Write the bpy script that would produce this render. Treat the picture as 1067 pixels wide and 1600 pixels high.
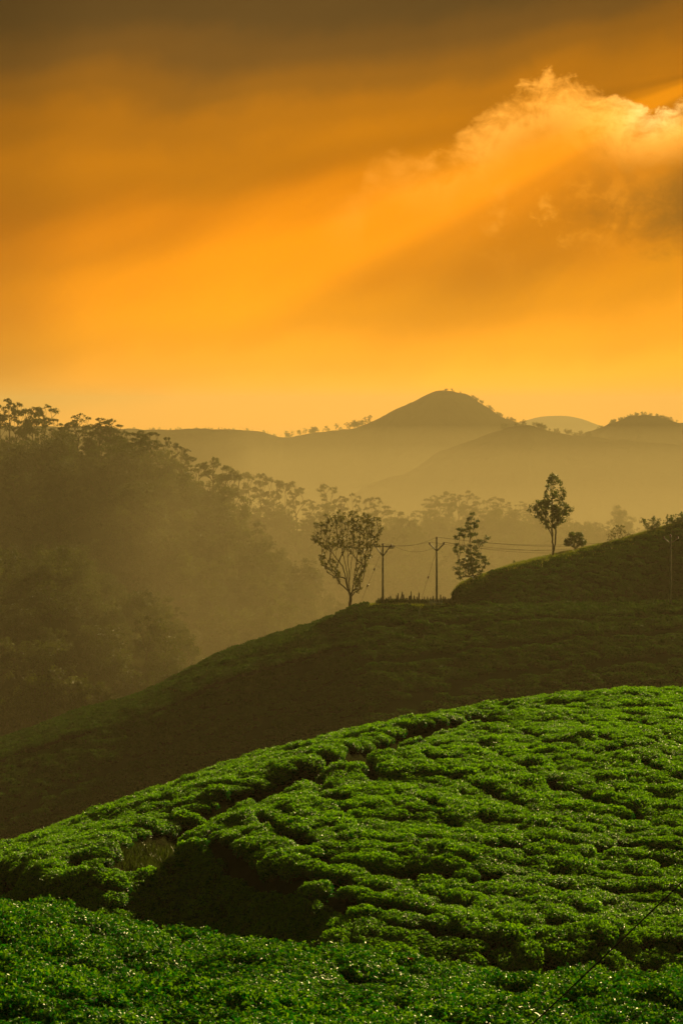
import bpy, math, random
import numpy as np
from mathutils import Vector, Matrix

for o in list(bpy.data.objects):
    bpy.data.objects.remove(o, do_unlink=True)
scene = bpy.context.scene
COL = scene.collection
R = math.radians

# ---------------------------------------------------------------- camera
F = 1600 * 85 / 36.0            # focal length in pixels of the 1067 x 1600 frame
CX, HY = 533.5, 640.0           # principal column, horizon row
cam = bpy.data.cameras.new('camera')
cam.sensor_fit = 'VERTICAL'
cam.sensor_height = 36.0
cam.lens = 85
cam.shift_y = (HY - 800) / 1600.0
cam.clip_start = 0.5
cam.clip_end = 40000
cam_o = bpy.data.objects.new('camera', cam)
cam_o.rotation_euler = (R(90), 0, 0)
COL.objects.link(cam_o)
scene.camera = cam_o

# ---------------------------------------------------------------- light
SUN_AZ, SUN_EL = R(28), R(19)
SUN_DIR = Vector((math.sin(SUN_AZ) * math.cos(SUN_EL), math.cos(SUN_AZ) * math.cos(SUN_EL), math.sin(SUN_EL)))
sun = bpy.data.lights.new('sun', 'SUN')
sun.energy = 5.0
sun.angle = R(0.6)
sun.color = (1.0, 0.74, 0.29)
sun_o = bpy.data.objects.new('sun', sun)
sun_o.rotation_euler = SUN_DIR.to_track_quat('Z', 'Y').to_euler()
sun_o.location = SUN_DIR * 300
COL.objects.link(sun_o)

HAZE_DENSITY = 1.7e-4
MIST_DENSITY = 2.5e-4
HAZE_COLOR = (0.71, 0.595, 0.36)
HAZE_G = 0.12
SKY_GAIN = 0.525

scene.view_settings.view_transform = 'Standard'
scene.view_settings.look = 'None'
scene.view_settings.exposure = 0.95
scene.view_settings.gamma = 1.0
scene.view_settings.use_curve_mapping = False
cy = scene.cycles
cy.use_denoising = True
try:
    cy.denoiser = 'OPENIMAGEDENOISE'
    cy.denoising_input_passes = 'RGB_ALBEDO_NORMAL'
except Exception:
    pass
cy.max_bounces = 5
cy.diffuse_bounces = 2
cy.glossy_bounces = 1
cy.transmission_bounces = 3
cy.volume_bounces = 1
cy.transparent_max_bounces = 6
cy.sample_clamp_indirect = 4
cy.caustics_reflective = False
cy.caustics_refractive = False


# ---- small node expression helper
class X:
    def __init__(s, nt, k):
        s.nt, s.k = nt, k

    def _m(s, op, *a):
        n = s.nt.nodes.new('ShaderNodeMath')
        n.operation = op
        for i, v in enumerate((s,) + a):
            if isinstance(v, X):
                s.nt.links.new(v.k, n.inputs[i])
            else:
                n.inputs[i].default_value = v
        return X(s.nt, n.outputs[0])

    def __add__(s, b): return s._m('ADD', b)
    def __radd__(s, b): return s._m('ADD', b)
    def __sub__(s, b): return s._m('SUBTRACT', b)
    def __rsub__(s, b): return s._m('MULTIPLY', -1.0)._m('ADD', b)
    def __mul__(s, b): return s._m('MULTIPLY', b)
    def __rmul__(s, b): return s._m('MULTIPLY', b)
    def __truediv__(s, b): return s._m('DIVIDE', b)
    def atan2(s, b): return s._m('ARCTAN2', b)
    def sqrt(s): return s._m('SQRT')
    def exp(s): return s._m('EXPONENT')
    def mx(s, b): return s._m('MAXIMUM', b)
    def mn(s, b): return s._m('MINIMUM', b)
    def clamp(s): return s._m('MAXIMUM', 0.0)._m('MINIMUM', 1.0)

    def step(s, a, b, lo=0.0, hi=1.0):
        n = s.nt.nodes.new('ShaderNodeMapRange')
        n.interpolation_type = 'SMOOTHSTEP'
        s.nt.links.new(s.k, n.inputs['Value'])
        if a > b:
            a, b, lo, hi = b, a, hi, lo
        n.inputs['From Min'].default_value = a
        n.inputs['From Max'].default_value = b
        n.inputs['To Min'].default_value = lo
        n.inputs['To Max'].default_value = hi
        return X(s.nt, n.outputs[0])

    def ramp(s, a, b, stops, mode='EASE'):
        """stops: (position in a..b, value or rgb)"""
        r = s.nt.nodes.new('ShaderNodeMapRange')
        s.nt.links.new(s.k, r.inputs['Value'])
        r.inputs['From Min'].default_value = a
        r.inputs['From Max'].default_value = b
        n = s.nt.nodes.new('ShaderNodeValToRGB')
        n.color_ramp.interpolation = mode
        st = sorted(((p - a) / (b - a), c) for p, c in stops)
        cr = n.color_ramp
        while len(cr.elements) < len(st):
            cr.elements.new(0.5)
        for e, (p, c) in zip(cr.elements, st):
            e.position = p
        for e, (p, c) in zip(cr.elements, st):
            e.color = (c, c, c, 1) if not isinstance(c, tuple) else (*c, 1)
        s.nt.links.new(r.outputs[0], n.inputs[0])
        return X(s.nt, n.outputs[0])


def noise(nt, vec, scale, detail=5, rough=0.55, dist=0.0):
    n = nt.nodes.new('ShaderNodeTexNoise')
    n.inputs['Scale'].default_value = scale
    n.inputs['Detail'].default_value = detail
    n.inputs['Roughness'].default_value = rough
    n.inputs['Distortion'].default_value = dist
    if vec is not None:
        nt.links.new(vec, n.inputs['Vector'])
    return X(nt, n.outputs[0])


def comb(nt, x, y, z=0.0):
    n = nt.nodes.new('ShaderNodeCombineXYZ')
    for i, v in enumerate((x, y, z)):
        if isinstance(v, X):
            nt.links.new(v.k, n.inputs[i])
        else:
            n.inputs[i].default_value = v
    return n.outputs[0]


def mixc(nt, f, a, b, mode='MIX'):
    n = nt.nodes.new('ShaderNodeMix')
    n.data_type = 'RGBA'
    n.blend_type = mode
    n.clamp_factor = False
    for v, i in ((f, 0), (a, 6), (b, 7)):
        if isinstance(v, X):
            nt.links.new(v.k, n.inputs[i])
        elif isinstance(v, tuple):
            n.inputs[i].default_value = (*v, 1)
        elif i == 0:
            n.inputs[0].default_value = v
        else:
            n.inputs[i].default_value = (v, v, v, 1)
    return X(nt, n.outputs[2])


def build_world():
    w = bpy.data.worlds.new('World')
    scene.world = w
    w.use_nodes = True
    nt = w.node_tree
    nt.nodes.clear()
    out = nt.nodes.new('ShaderNodeOutputWorld')
    bg = nt.nodes.new('ShaderNodeBackground')
    nt.links.new(bg.outputs[0], out.inputs[0])
    # clear sky away from the sunset
    sky = nt.nodes.new('ShaderNodeTexSky')
    sky.sky_type = 'NISHITA'
    sky.sun_disc = False
    sky.sun_elevation = SUN_EL
    sky.sun_rotation = SUN_AZ
    sky.dust_density = 3.0
    sky_c = X(nt, sky.outputs[0])
    # direction as azimuth / elevation, in units of 1/3778 rad
    tc = nt.nodes.new('ShaderNodeTexCoord')
    sp = nt.nodes.new('ShaderNodeSeparateXYZ')
    nt.links.new(tc.outputs['Generated'], sp.inputs[0])
    x, y, z = (X(nt, sp.outputs[i]) for i in range(3))
    az = x.atan2(y)
    el = z.atan2((x * x + y * y).sqrt())
    A = az * F + CX
    Y = HY - el * F
    vec = comb(nt, A * 0.001, Y * 0.001)
    # coordinates along and across the shafts of light
    c, s = math.cos(R(24)), math.sin(R(24))
    along = (A * -c + Y * s) * 0.001
    across = (A * s + Y * c) * 0.001
    vstreak = comb(nt, along * 0.55, across * 2.2, 3.1)
    vsoft = comb(nt, along * 0.8, across * 1.6, 7.7)
    n_streak = noise(nt, vstreak, 3.0, 4, 0.5)
    n_soft = noise(nt, vsoft, 2.2, 5, 0.5)
    n_cloud = noise(nt, vec, 15.0, 10, 0.62, 0.5)
    n_cloud2 = noise(nt, comb(nt, A * 0.001, Y * 0.0016, 5.0), 40.0, 8, 0.68, 0.4)
    n_big = noise(nt, comb(nt, A * 0.001, Y * 0.0013, 2.0), 4.5, 6, 0.55, 0.2)
    # layered colour of the lit haze and of the dark deck above it
    shift = A.ramp(-600, 1700, [(-600, 0.5), (0, 0.50), (250, 0.46), (560, 0.40), (760, 0.38), (930, 0.30), (1060, 0.20), (1300, 0.2), (1700, 0.45)])
    Yd = Y + 24.0 - (shift - 0.4) * 380.0 + (n_soft - 0.5) * 170.0 + (n_cloud - 0.5) * 30.0
    base = Yd.ramp(-1100, 660, [
        (660, (1.85, .60, .01)), (590, (1.32, .46, .005)), (520, (1.0, .34, .0)), (430, (.84, .265, .0)),
        (330, (.84, .25, .0)), (265, (.72, .23, .001)), (210, (.52, .172, .003)), (155, (.33, .12, .007)), (100, (.19, .080, .011)),
        (40, (.12, .058, .012)), (-120, (.075, .042, .013)), (-500, (.062, .043, .014)), (-1100, (.05, .040, .016))])
    # shafts fanning out from the hidden sun
    dx, dy = 1150.0 - A, Y - 110.0
    th = dy.atan2(dx) * (180 / math.pi) + (n_streak - 0.5) * 9.0
    fan = th.ramp(-20, 110, [(-20, .50), (2, .50), (7, .49), (12, .44), (16, .50), (20.5, .60), (25, .60), (31, .48), (37, .445), (43, .445), (47, .46),
                            (50, .48), (58, .50), (110, .50)])
    near = Y.step(620, 420) * dx.step(-150, 120)
    fan = 1.0 + (fan - 0.5) * 3.8 * near + (n_streak - 0.5) * 0.5 * Y.step(640, 300)
    colr = mixc(nt, 1.0, base, mixc(nt, fan, 0.0, 1.0), 'MULTIPLY')
    # dim to the sides, away from the sunset
    side = A.ramp(-1500, 2600, [(-1500, .5), (-300, .62), (0, .66), (160, .90), (420, 1.0), (800, 1.0), (1067, .86), (1400, .75), (2600, .5)])
    colr = mixc(nt, 1.0, colr, mixc(nt, side, 0.0, 1.0), 'MULTIPLY')
    # dark cloud bank to the right
    ex = (A - 1110.0) / 205.0
    ey = (Y - 305.0 - (A - 1067.0) * -0.10) / 100.0
    bank = (ex * ex + ey * ey).sqrt() + (n_cloud - 0.5) * 0.8 + (n_cloud2 - 0.5) * 0.35 + (n_big - 0.5) * 0.9
    bank = bank.step(1.15, 0.35)
    colr = mixc(nt, bank * 0.9, colr, (.20, .078, .004))
    # billowing bright cloud with a crisp upper edge
    L = A.ramp(480, 1320, [(480, .80), (560, .80), (575, .60), (610, .56), (640, .60), (690, .58), (715, .52), (790, .30), (850, .24),
                           (900, .25), (945, .34), (985, .39), (1025, .39), (1067, .36), (1180, .28), (1320, .2)], 'B_SPLINE')
    d = Y - (L * 320.0 + 44.0) + (n_cloud - 0.5) * 66.0 + (n_big - 0.5) * 70.0 + (n_cloud2 - 0.5) * 52.0
    crisp = d.step(0, 14) * 0.35 + d.step(0, 70) * 0.65
    glow = d.step(230, 20) * d.step(0, 40) * A.ramp(480, 1320, [(480, 0.0), (640, .12), (800, .35), (1000, .4), (1100, .3), (1320, 0.1)])
    colr = mixc(nt, glow, colr, (1.2, .42, .02))
    body = crisp * d.step(125, 20) * (n_cloud * 0.6 + n_big * 0.6).step(0.36, 0.66) * A.ramp(480, 1320, [(480, 0.0), (560, .14), (640, .22), (700, .42), (800, .9), (1000, 1.0), (1100, .9), (1320, 0.3)])
    tex = (n_cloud2 * 0.7 + n_cloud * 0.9 - 0.25).step(0.25, 0.85)
    colr = mixc(nt, body * (tex * 0.85 + 0.26), colr, (1.75, .74, .10))
    # brightest rim where the sun stands behind the cloud
    gx, gy = (A - 1018.0) / 46.0, (Y - 172.0) / 30.0
    hot = ((gx * gx + gy * gy) * -1.0).exp() * crisp * (n_cloud2 * 1.6 - 0.15).clamp()
    colr = mixc(nt, (hot * 1.1).clamp(), colr, (1.9, 1.25, .40))
    wx, wy = (A - 850.0) / 120.0, (Y - 335.0) / 55.0
    wisp = ((wx * wx + wy * wy) * -1.0).exp() * (n_cloud * 1.0 + n_cloud2 * 0.6).step(0.78, 1.0)
    colr = mixc(nt, wisp * 0.6, colr, (1.1, .42, .03))
    # sunset side against the rest of the sky
    cosd = (x * math.sin(SUN_AZ) + y * math.cos(SUN_AZ)) / (x * x + y * y).sqrt().mx(0.001)
    wgt = cosd.step(-0.35, 0.55) * el.step(1.25, 0.5)
    back = mixc(nt, 0.35, sky_c, mixc(nt, 1.0, sky_c, (0.9, 1.0, 0.75), 'MULTIPLY'))
    back = mixc(nt, 1.0, back, (0.015, 0.023, 0.008), 'MULTIPLY')
    fin = mixc(nt, wgt, back, colr)
    nt.links.new(fin.k, bg.inputs[0])
    bg.inputs[1].default_value = SKY_GAIN
    w.cycles.sampling_method = 'MANUAL'
    w.cycles.sample_map_resolution = 1024


build_world()


# ---------------------------------------------------------------- helpers
def tag(o, label=None, cat=None, group=None, kind=None):
    for k, v in (('label', label), ('category', cat), ('group', group), ('kind', kind)):
        if v:
            o[k] = v
    return o


def link(o, parent=None):
    COL.objects.link(o)
    if parent:
        o.parent = parent
    return o


def empty(name, loc=(0, 0, 0), rz=0.0):
    o = bpy.data.objects.new(name, None)
    o.empty_display_size = 0.3
    o.location = loc
    o.rotation_euler = (0, 0, rz)
    return link(o)


def mesh_np(name, v, f, mats, mi=None, smooth=False):
    me = bpy.data.meshes.new(name)
    v = np.asarray(v, dtype=np.float32)
    f = np.asarray(f, dtype=np.int32)
    n, k = f.shape
    me.vertices.add(len(v))
    me.vertices.foreach_set('co', v.ravel())
    me.loops.add(n * k)
    me.loops.foreach_set('vertex_index', f.ravel())
    me.polygons.add(n)
    me.polygons.foreach_set('loop_start', np.arange(0, n * k, k, dtype=np.int32))
    if smooth:
        me.polygons.foreach_set('use_smooth', np.ones(n, dtype=bool))
    for m in (mats if isinstance(mats, (list, tuple)) else [mats]):
        me.materials.append(m)
    if mi is not None:
        me.polygons.foreach_set('material_index', np.asarray(mi, dtype=np.int32))
    me.update(calc_edges=True)
    return me


def obj(name, me, parent=None, loc=None):
    o = bpy.data.objects.new(name, me)
    if loc is not None:
        o.location = loc
    return link(o, parent)


class MB:
    """collects triangles"""
    def __init__(s):
        s.v, s.f, s.n = [], [], 0

    def add(s, v, f):
        v = np.asarray(v, float)
        s.v.append(v)
        s.f.append(np.asarray(f, int) + s.n)
        s.n += len(v)

    def box(s, c, d, rot=None):
        c = np.array(c, float)
        h = np.array(d, float) / 2
        v = np.array([[i, j, k] for i in (-1, 1) for j in (-1, 1) for k in (-1, 1)]) * h
        if rot is not None:
            v = v @ np.array(rot).T
        q = [(0, 1, 3, 2), (4, 6, 7, 5), (0, 4, 5, 1), (2, 3, 7, 6), (0, 2, 6, 4), (1, 5, 7, 3)]
        f = [t for a, b, cc, dd in q for t in ((a, b, cc), (a, cc, dd))]
        s.add(v + c, f)

    def tube(s, p, r, n=6, cap=True):
        p = np.asarray(p, float)
        r = np.broadcast_to(np.asarray(r, float), (len(p),))
        t = np.gradient(p, axis=0)
        t /= np.linalg.norm(t, axis=1)[:, None] + 1e-12
        ref = np.array([0, 1.0, 0]) if abs(t[:, 1]).mean() < 0.8 else np.array([1.0, 0, 0])
        a = np.cross(t, ref)
        a /= np.linalg.norm(a, axis=1)[:, None] + 1e-12
        b = np.cross(t, a)
        ang = np.arange(n) * 2 * math.pi / n
        v = (p[:, None] + r[:, None, None] * (np.cos(ang)[None, :, None] * a[:, None] + np.sin(ang)[None, :, None] * b[:, None])).reshape(-1, 3)
        f = []
        for i in range(len(p) - 1):
            for j in range(n):
                k = (j + 1) % n
                A, B, C, D = i * n + j, i * n + k, (i + 1) * n + k, (i + 1) * n + j
                f += [(A, B, C), (A, C, D)]
        if cap:
            v = np.vstack([v, p[:1], p[-1:]])
            m = len(v)
            for j in range(n):
                k = (j + 1) % n
                f += [(m - 2, k, j), (m - 1, (len(p) - 1) * n + j, (len(p) - 1) * n + k)]
        s.add(v, f)

    def lathe(s, c, prof, n=8):
        """prof: (radius, z) list"""
        c = np.array(c, float)
        ang = np.arange(n) * 2 * math.pi / n
        v, f = [], []
        for r, z in prof:
            for a in ang:
                v.append((r * math.cos(a), r * math.sin(a), z))
        for i in range(len(prof) - 1):
            for j in range(n):
                k = (j + 1) % n
                f += [(i * n + j, i * n + k, (i + 1) * n + k), (i * n + j, (i + 1) * n + k, (i + 1) * n + j)]
        s.add(np.array(v) + c, f)

    def mesh(s, name, mat, smooth=False):
        return mesh_np(name, np.vstack(s.v), np.vstack(s.f), mat, smooth=smooth)


def leaves(rng, c, dirs, nrm, ln, wd, fold=0.25):
    """folded diamond leaves: centres, growth directions, face normals -> verts, tris"""
    n = len(c)
    d = dirs / (np.linalg.norm(dirs, axis=1)[:, None] + 1e-9)
    side = np.cross(nrm, d)
    side /= np.linalg.norm(side, axis=1)[:, None] + 1e-9
    up = np.cross(d, side)
    ln = np.broadcast_to(ln, (n,))[:, None]
    wd = np.broadcast_to(wd, (n,))[:, None]
    base = c - d * ln * 0.5
    tip = c + d * ln * 0.5 - up * ln * 0.08
    m = c - d * ln * 0.04
    a = m + side * wd * 0.5 + up * wd * fold
    b = m - side * wd * 0.5 + up * wd * fold
    v = np.stack([base, a, tip, b], 1).reshape(-1, 3)
    i = np.arange(n)[:, None] * 4
    f = np.stack([i + [0, 2, 1], i + [0, 3, 2]], 1).reshape(-1, 3)
    return v, f


def unit(rng, n):
    a = rng.normal(size=(n, 3))
    return a / np.linalg.norm(a, axis=1)[:, None]


_G = np.random.default_rng(5).random((256, 256))


def vnoise(x, y):
    x, y = np.asarray(x, float), np.asarray(y, float)
    xi, yi = np.floor(x).astype(int), np.floor(y).astype(int)
    fx, fy = x - xi, y - yi
    fx, fy = fx * fx * (3 - 2 * fx), fy * fy * (3 - 2 * fy)
    g = lambda a, b: _G[a % 256, b % 256]
    return (g(xi, yi) * (1 - fx) + g(xi + 1, yi) * fx) * (1 - fy) + (g(xi, yi + 1) * (1 - fx) + g(xi + 1, yi + 1) * fx) * fy


def fbm(x, y, o=4):
    t, a = 0.0, 0.5
    for i in range(o):
        t = t + a * (vnoise(x * 2 ** i + 17.3 * i, y * 2 ** i + 9.1 * i) - 0.5)
        a *= 0.5
    return t


def curve(pts):
    """smooth monotone interpolation through points"""
    p = np.array(sorted(pts), float)
    x, y = p[:, 0], p[:, 1]
    h = np.diff(x)
    d = np.diff(y) / h
    m = np.zeros(len(x))
    m[0], m[-1] = d[0], d[-1]
    for i in range(1, len(x) - 1):
        m[i] = 0 if d[i - 1] * d[i] <= 0 else 3 * (h[i - 1] + h[i]) / ((2 * h[i] + h[i - 1]) / d[i - 1] + (h[i] + 2 * h[i - 1]) / d[i])

    def fn(q):
        q = np.asarray(q, float)
        i = np.clip(np.searchsorted(x, q) - 1, 0, len(x) - 2)
        t = (q - x[i]) / h[i]
        lo, hi = t < 0, t > 1
        tc = np.clip(t, 0, 1)
        r = (2 * tc**3 - 3 * tc**2 + 1) * y[i] + (tc**3 - 2 * tc**2 + tc) * h[i] * m[i] + (-2 * tc**3 + 3 * tc**2) * y[i + 1] + (tc**3 - tc**2) * h[i] * m[i + 1]
        return r + np.where(lo, (q - x[0]) * m[0], 0) + np.where(hi, (q - x[-1]) * m[-1], 0)
    return fn


def sstep(a, b, x):
    t = np.clip((np.asarray(x, float) - a) / (b - a), 0, 1)
    return t * t * (3 - 2 * t)


def P(px, py, y):
    return np.array(((px - CX) / F * y, y, (HY - py) / F * y))


class Hill:
    def __init__(s, sil, ys, front, back, y0, y1, mods=()):
        s.sil, s.ys = curve(sil), (curve(ys) if isinstance(ys, list) else (lambda q, c=ys: np.asarray(q, float) * 0 + c))
        s.kf, s.Lf = front
        s.kb, s.Lb = back
        s.y0, s.y1, s.mods = y0, y1, list(mods)

    def h(s, px, y):
        px, y = np.asarray(px, float), np.asarray(y, float)
        t = y - s.ys(px)
        a = np.abs(t)
        z = y * (HY - s.sil(px)) / F - np.where(t < 0, s.kf * a * a / (1 + a / s.Lf), s.kb * a * a / (1 + a / s.Lb))
        for m in s.mods:
            z = z + m(px, y)
        return z

    def z(s, x, y):
        return s.h(CX + np.asarray(x) / np.asarray(y) * F, y)

    def solve(s, px, py):
        """distance at which the near face shows at this pixel"""
        lo, hi = s.y0, float(s.ys(px))
        for _ in range(40):
            m = (lo + hi) / 2
            q = HY - float(s.h(px, m)) / m * F
            if q > py:
                lo = m
            else:
                hi = m
        return (lo + hi) / 2

    def at(s, px, py):
        y = s.solve(px, py)
        return np.array(((px - CX) / F * y, y, float(s.h(px, y))))

    def normal(s, x, y, e=0.6):
        dx = (s.z(x + e, y) - s.z(x - e, y)) / (2 * e)
        dy = (s.z(x, y + e) - s.z(x, y - e)) / (2 * e)
        n = np.stack([-dx, -dy, np.ones_like(dx)], -1)
        return n / np.linalg.norm(n, axis=-1)[..., None]

    def build(s, name, mat, p0, p1, npx, ny, rough=0.0, rs=1.0):
        if rough:
            s.mods.append(lambda a_, y_: fbm((a_ - CX) / F * y_ / rs, y_ / rs, 4) * rough)
        px = np.linspace(p0, p1, npx)
        t = np.linspace(-1, 1, ny)
        ysr = s.ys(px)
        yy = np.where(t[:, None] < 0, ysr + (ysr - s.y0) * -np.abs(t[:, None])**1.5, ysr + (s.y1 - ysr) * np.abs(t[:, None])**1.5)
        pp = np.broadcast_to(px, yy.shape)
        zz = np.maximum(s.h(pp, yy), -270.0)
        xx = (pp - CX) / F * yy
        v = np.stack([xx, yy, zz], -1).reshape(-1, 3)
        i = np.arange(ny - 1)[:, None] * npx + np.arange(npx - 1)[None]
        f = np.stack([i, i + 1, i + npx + 1, i + npx], -1).reshape(-1, 4)
        o = obj(name, mesh_np(name, v, f, mat, smooth=True))
        o['kind'] = 'structure'
        return o


# ---------------------------------------------------------------- materials
def mat_base(name):
    m = bpy.data.materials.new(name)
    m.use_nodes = True
    nt = m.node_tree
    b = nt.nodes['Principled BSDF']
    return m, nt, b


def leaf_mat(name, c1, c2, trans=0.35, tcol=None, rough=0.42, spec=0.5, lo=(0.80, 0.82, 0.80), hi=(1.18, 1.15, 1.10)):
    m, nt, b = mat_base(name)
    out = nt.nodes['Material Output']
    g = nt.nodes.new('ShaderNodeNewGeometry')
    oi = nt.nodes.new('ShaderNodeObjectInfo')
    r = X(nt, g.outputs['Random Per Island'])
    ro = X(nt, oi.outputs['Random'])
    col = mixc(nt, r, c1, c2)
    col = mixc(nt, 1.0, col, mixc(nt, ro, lo, hi), 'MULTIPLY')
    nt.links.new(col.k, b.inputs['Base Color'])
    b.inputs['Roughness'].default_value = rough
    b.inputs['Specular IOR Level'].default_value = spec
    t = nt.nodes.new('ShaderNodeBsdfTranslucent')
    tc = mixc(nt, 1.0, col, tcol or (1.6, 1.5, 0.7), 'MULTIPLY')
    nt.links.new(tc.k, t.inputs[0])
    mx = nt.nodes.new('ShaderNodeMixShader')
    mx.inputs[0].default_value = trans
    nt.links.new(b.outputs[0], mx.inputs[1])
    nt.links.new(t.outputs[0], mx.inputs[2])
    nt.links.new(mx.outputs[0], out.inputs['Surface'])
    return m


def rough_mat(name, c1, c2, scale, rough=0.9, bump=0.0, bscale=None, detail=6):
    m, nt, b = mat_base(name)
    tc = nt.nodes.new('ShaderNodeTexCoord')
    n = noise(nt, tc.outputs['Object'], scale, detail, 0.6)
    col = mixc(nt, n.step(0.3, 0.7), c1, c2)
    nt.links.new(col.k, b.inputs['Base Color'])
    b.inputs['Roughness'].default_value = rough
    b.inputs['Specular IOR Level'].default_value = 0.0 if rough >= 0.9 else 0.3
    if bump:
        bn = nt.nodes.new('ShaderNodeBump')
        n2 = noise(nt, tc.outputs['Object'], bscale or scale * 4, 5, 0.6)
        nt.links.new(n2.k, bn.inputs['Height'])
        bn.inputs['Strength'].default_value = 1.0
        bn.inputs['Distance'].default_value = bump
        nt.links.new(bn.outputs[0], b.inputs['Normal'])
    return m


M = dict(
    tea=leaf_mat('tea_leaf', (.006, .086, .003), (.020, .170, .006), 0.24, (1.8, 1.6, 0.3), 0.42, 0.10),
    tea_far=leaf_mat('tea_leaf_far', (.017, .064, .004), (.030, .095, .006), 0.18, (1.8, 1.35, 0.4), 0.8, 0.03),
    flush_hill=leaf_mat('tea_flush_leaf_hill', (.058, .235, .005), (.118, .345, .008), 0.45, (2.0, 1.4, 0.3), 0.42, 0.09),
    flush=leaf_mat('tea_flush_leaf', (.046, .17, .004), (.095, .26, .007), 0.36, (1.8, 1.4, 0.3), 0.42, 0.14),
    twig=rough_mat('tea_twig', (.010, .017, .004), (.020, .026, .008), 6.0),
    soil=rough_mat('plantation_soil', (.014, .014, .006), (.022, .026, .009), 1.3, bump=0.05),
    slope=rough_mat('hill_grass_soil', (.016, .034, .006), (.028, .048, .010), 0.25, bump=0.15, bscale=1.4),
    forest_floor=rough_mat('forest_floor', (.025, .030, .010), (.045, .046, .016), 0.05, bump=1.0, bscale=0.2),
    mountain=rough_mat('mountain_cover', (.008, .011, .004), (.016, .018, .006), 0.012, bump=5.0, bscale=0.03),
    grass=leaf_mat('grass_blade', (.060, .10, .012), (.12, .15, .025), 0.4, (1.7, 1.5, 0.5), 0.5, 0.3),
    dry=leaf_mat('dry_leaf', (.045, .055, .014), (.085, .085, .025), 0.35, (1.5, 1.3, 0.6), 0.5, 0.3),
    dark_leaf=leaf_mat('tree_leaf', (.022, .045, .010), (.050, .080, .016), 0.35, (1.6, 1.4, 0.5), 0.45, 0.4),
    gum=leaf_mat('eucalyptus_leaf', (.022, .034, .009), (.050, .064, .014), 0.38, (1.5, 1.4, 0.6), 0.6, 0.15, (.6, .62, .62), (1.4, 1.35, 1.25)),
    bark=rough_mat('bark', (.045, .035, .022), (.085, .068, .045), 3.0, bump=0.03, bscale=14),
    concrete=rough_mat('pole_concrete', (.17, .155, .125), (.26, .24, .19), 2.5, bump=0.004, bscale=30),
    steel=rough_mat('weathered_steel', (.10, .085, .065), (.18, .15, .12), 8.0, 0.6),
    porcelain=rough_mat('brown_porcelain', (.07, .035, .02), (.11, .055, .03), 8.0, 0.3),
    wire=rough_mat('dull_wire', (.03, .028, .024), (.05, .046, .04), 10.0, 0.9),
    wood=rough_mat('weathered_wood', (.07, .058, .040), (.13, .11, .08), 5.0, bump=0.01, bscale=25),
    pale_wood=rough_mat('whitewashed_wood', (.42, .40, .34), (.60, .57, .50), 6.0),
    red=rough_mat('red_petal', (.50, .03, .015), (.62, .06, .02), 20.0, 0.5),
)

# ---------------------------------------------------------------- terrain
gx, gy = np.meshgrid(np.linspace(-7000, 7000, 71), np.linspace(-900, 8300, 71))
gz = -262 + 10 * fbm(gx / 500, gy / 500)
v = np.stack([gx, gy, gz], -1).reshape(-1, 3)
i = np.arange(70)[:, None] * 71 + np.arange(70)[None]
ground = obj('ground', mesh_np('ground', v, np.stack([i, i + 1, i + 72, i + 71], -1).reshape(-1, 4), M['forest_floor'], smooth=True))
ground['kind'] = 'structure'

# far mountains
m_far = Hill([(-700, 700), (300, 700), (700, 690), (780, 668), (820, 657), (850, 650), (880, 649), (905, 653), (930, 662), (960, 672), (1100, 690), (1900, 690)],
             7000, (1.5e-3, 400), (1.5e-3, 300), 6200, 7800)
m_far.build('distant_mountain', M['mountain'], -700, 1900, 260, 40, 8, 130)
m_main = Hill([(-900, 660), (-300, 664), (100, 668), (190, 671), (300, 671), (380, 672), (415, 677), (445, 685), (500, 677), (545, 674), (580, 663),
               (615, 644), (650, 627), (678, 614), (692, 612), (722, 615), (752, 630), (785, 648), (815, 660), (860, 682), (1000, 720), (1900, 800)],
              3100, (4.5e-3, 150), (2e-3, 300), 2500, 4000)
m_main.mods.append(lambda px, y: 5.0 * fbm((px - CX) / F * y / 11, y / 11, 2))
m_main.build('peak_mountain', M['mountain'], -500, 1500, 900, 110, 13, 110)
m_right = Hill([(-400, 900), (700, 730), (860, 692), (900, 683), (935, 670), (965, 656), (995, 649.5), (1020, 651), (1050, 659), (1080, 665), (1300, 690), (1900, 720)],
               2700, (4.5e-3, 150), (2e-3, 300), 2100, 3500)
m_right.mods.append(lambda px, y: 5.0 * fbm((px - CX) / F * y / 11, y / 11, 2))
m_right.build('right_mountain', M['mountain'], 300, 1500, 560, 80, 9, 80)
m_spur = Hill([(-700, 1150), (300, 900), (480, 815), (590, 757), (640, 737), (690, 706), (740, 687), (790, 670), (825, 665), (855, 676), (900, 684), (960, 688),
               (1030, 697), (1080, 703), (1400, 730), (1900, 770)],
              2250, (4.5e-3, 140), (2e-3, 300), 1650, 2900)
m_spur.mods.append(lambda px, y: 5.0 * fbm((px - CX) / F * y / 11, y / 11, 2))
m_spur.build('spur_mountain', M['mountain'], -100, 1500, 800, 110, 11, 90)

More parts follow.
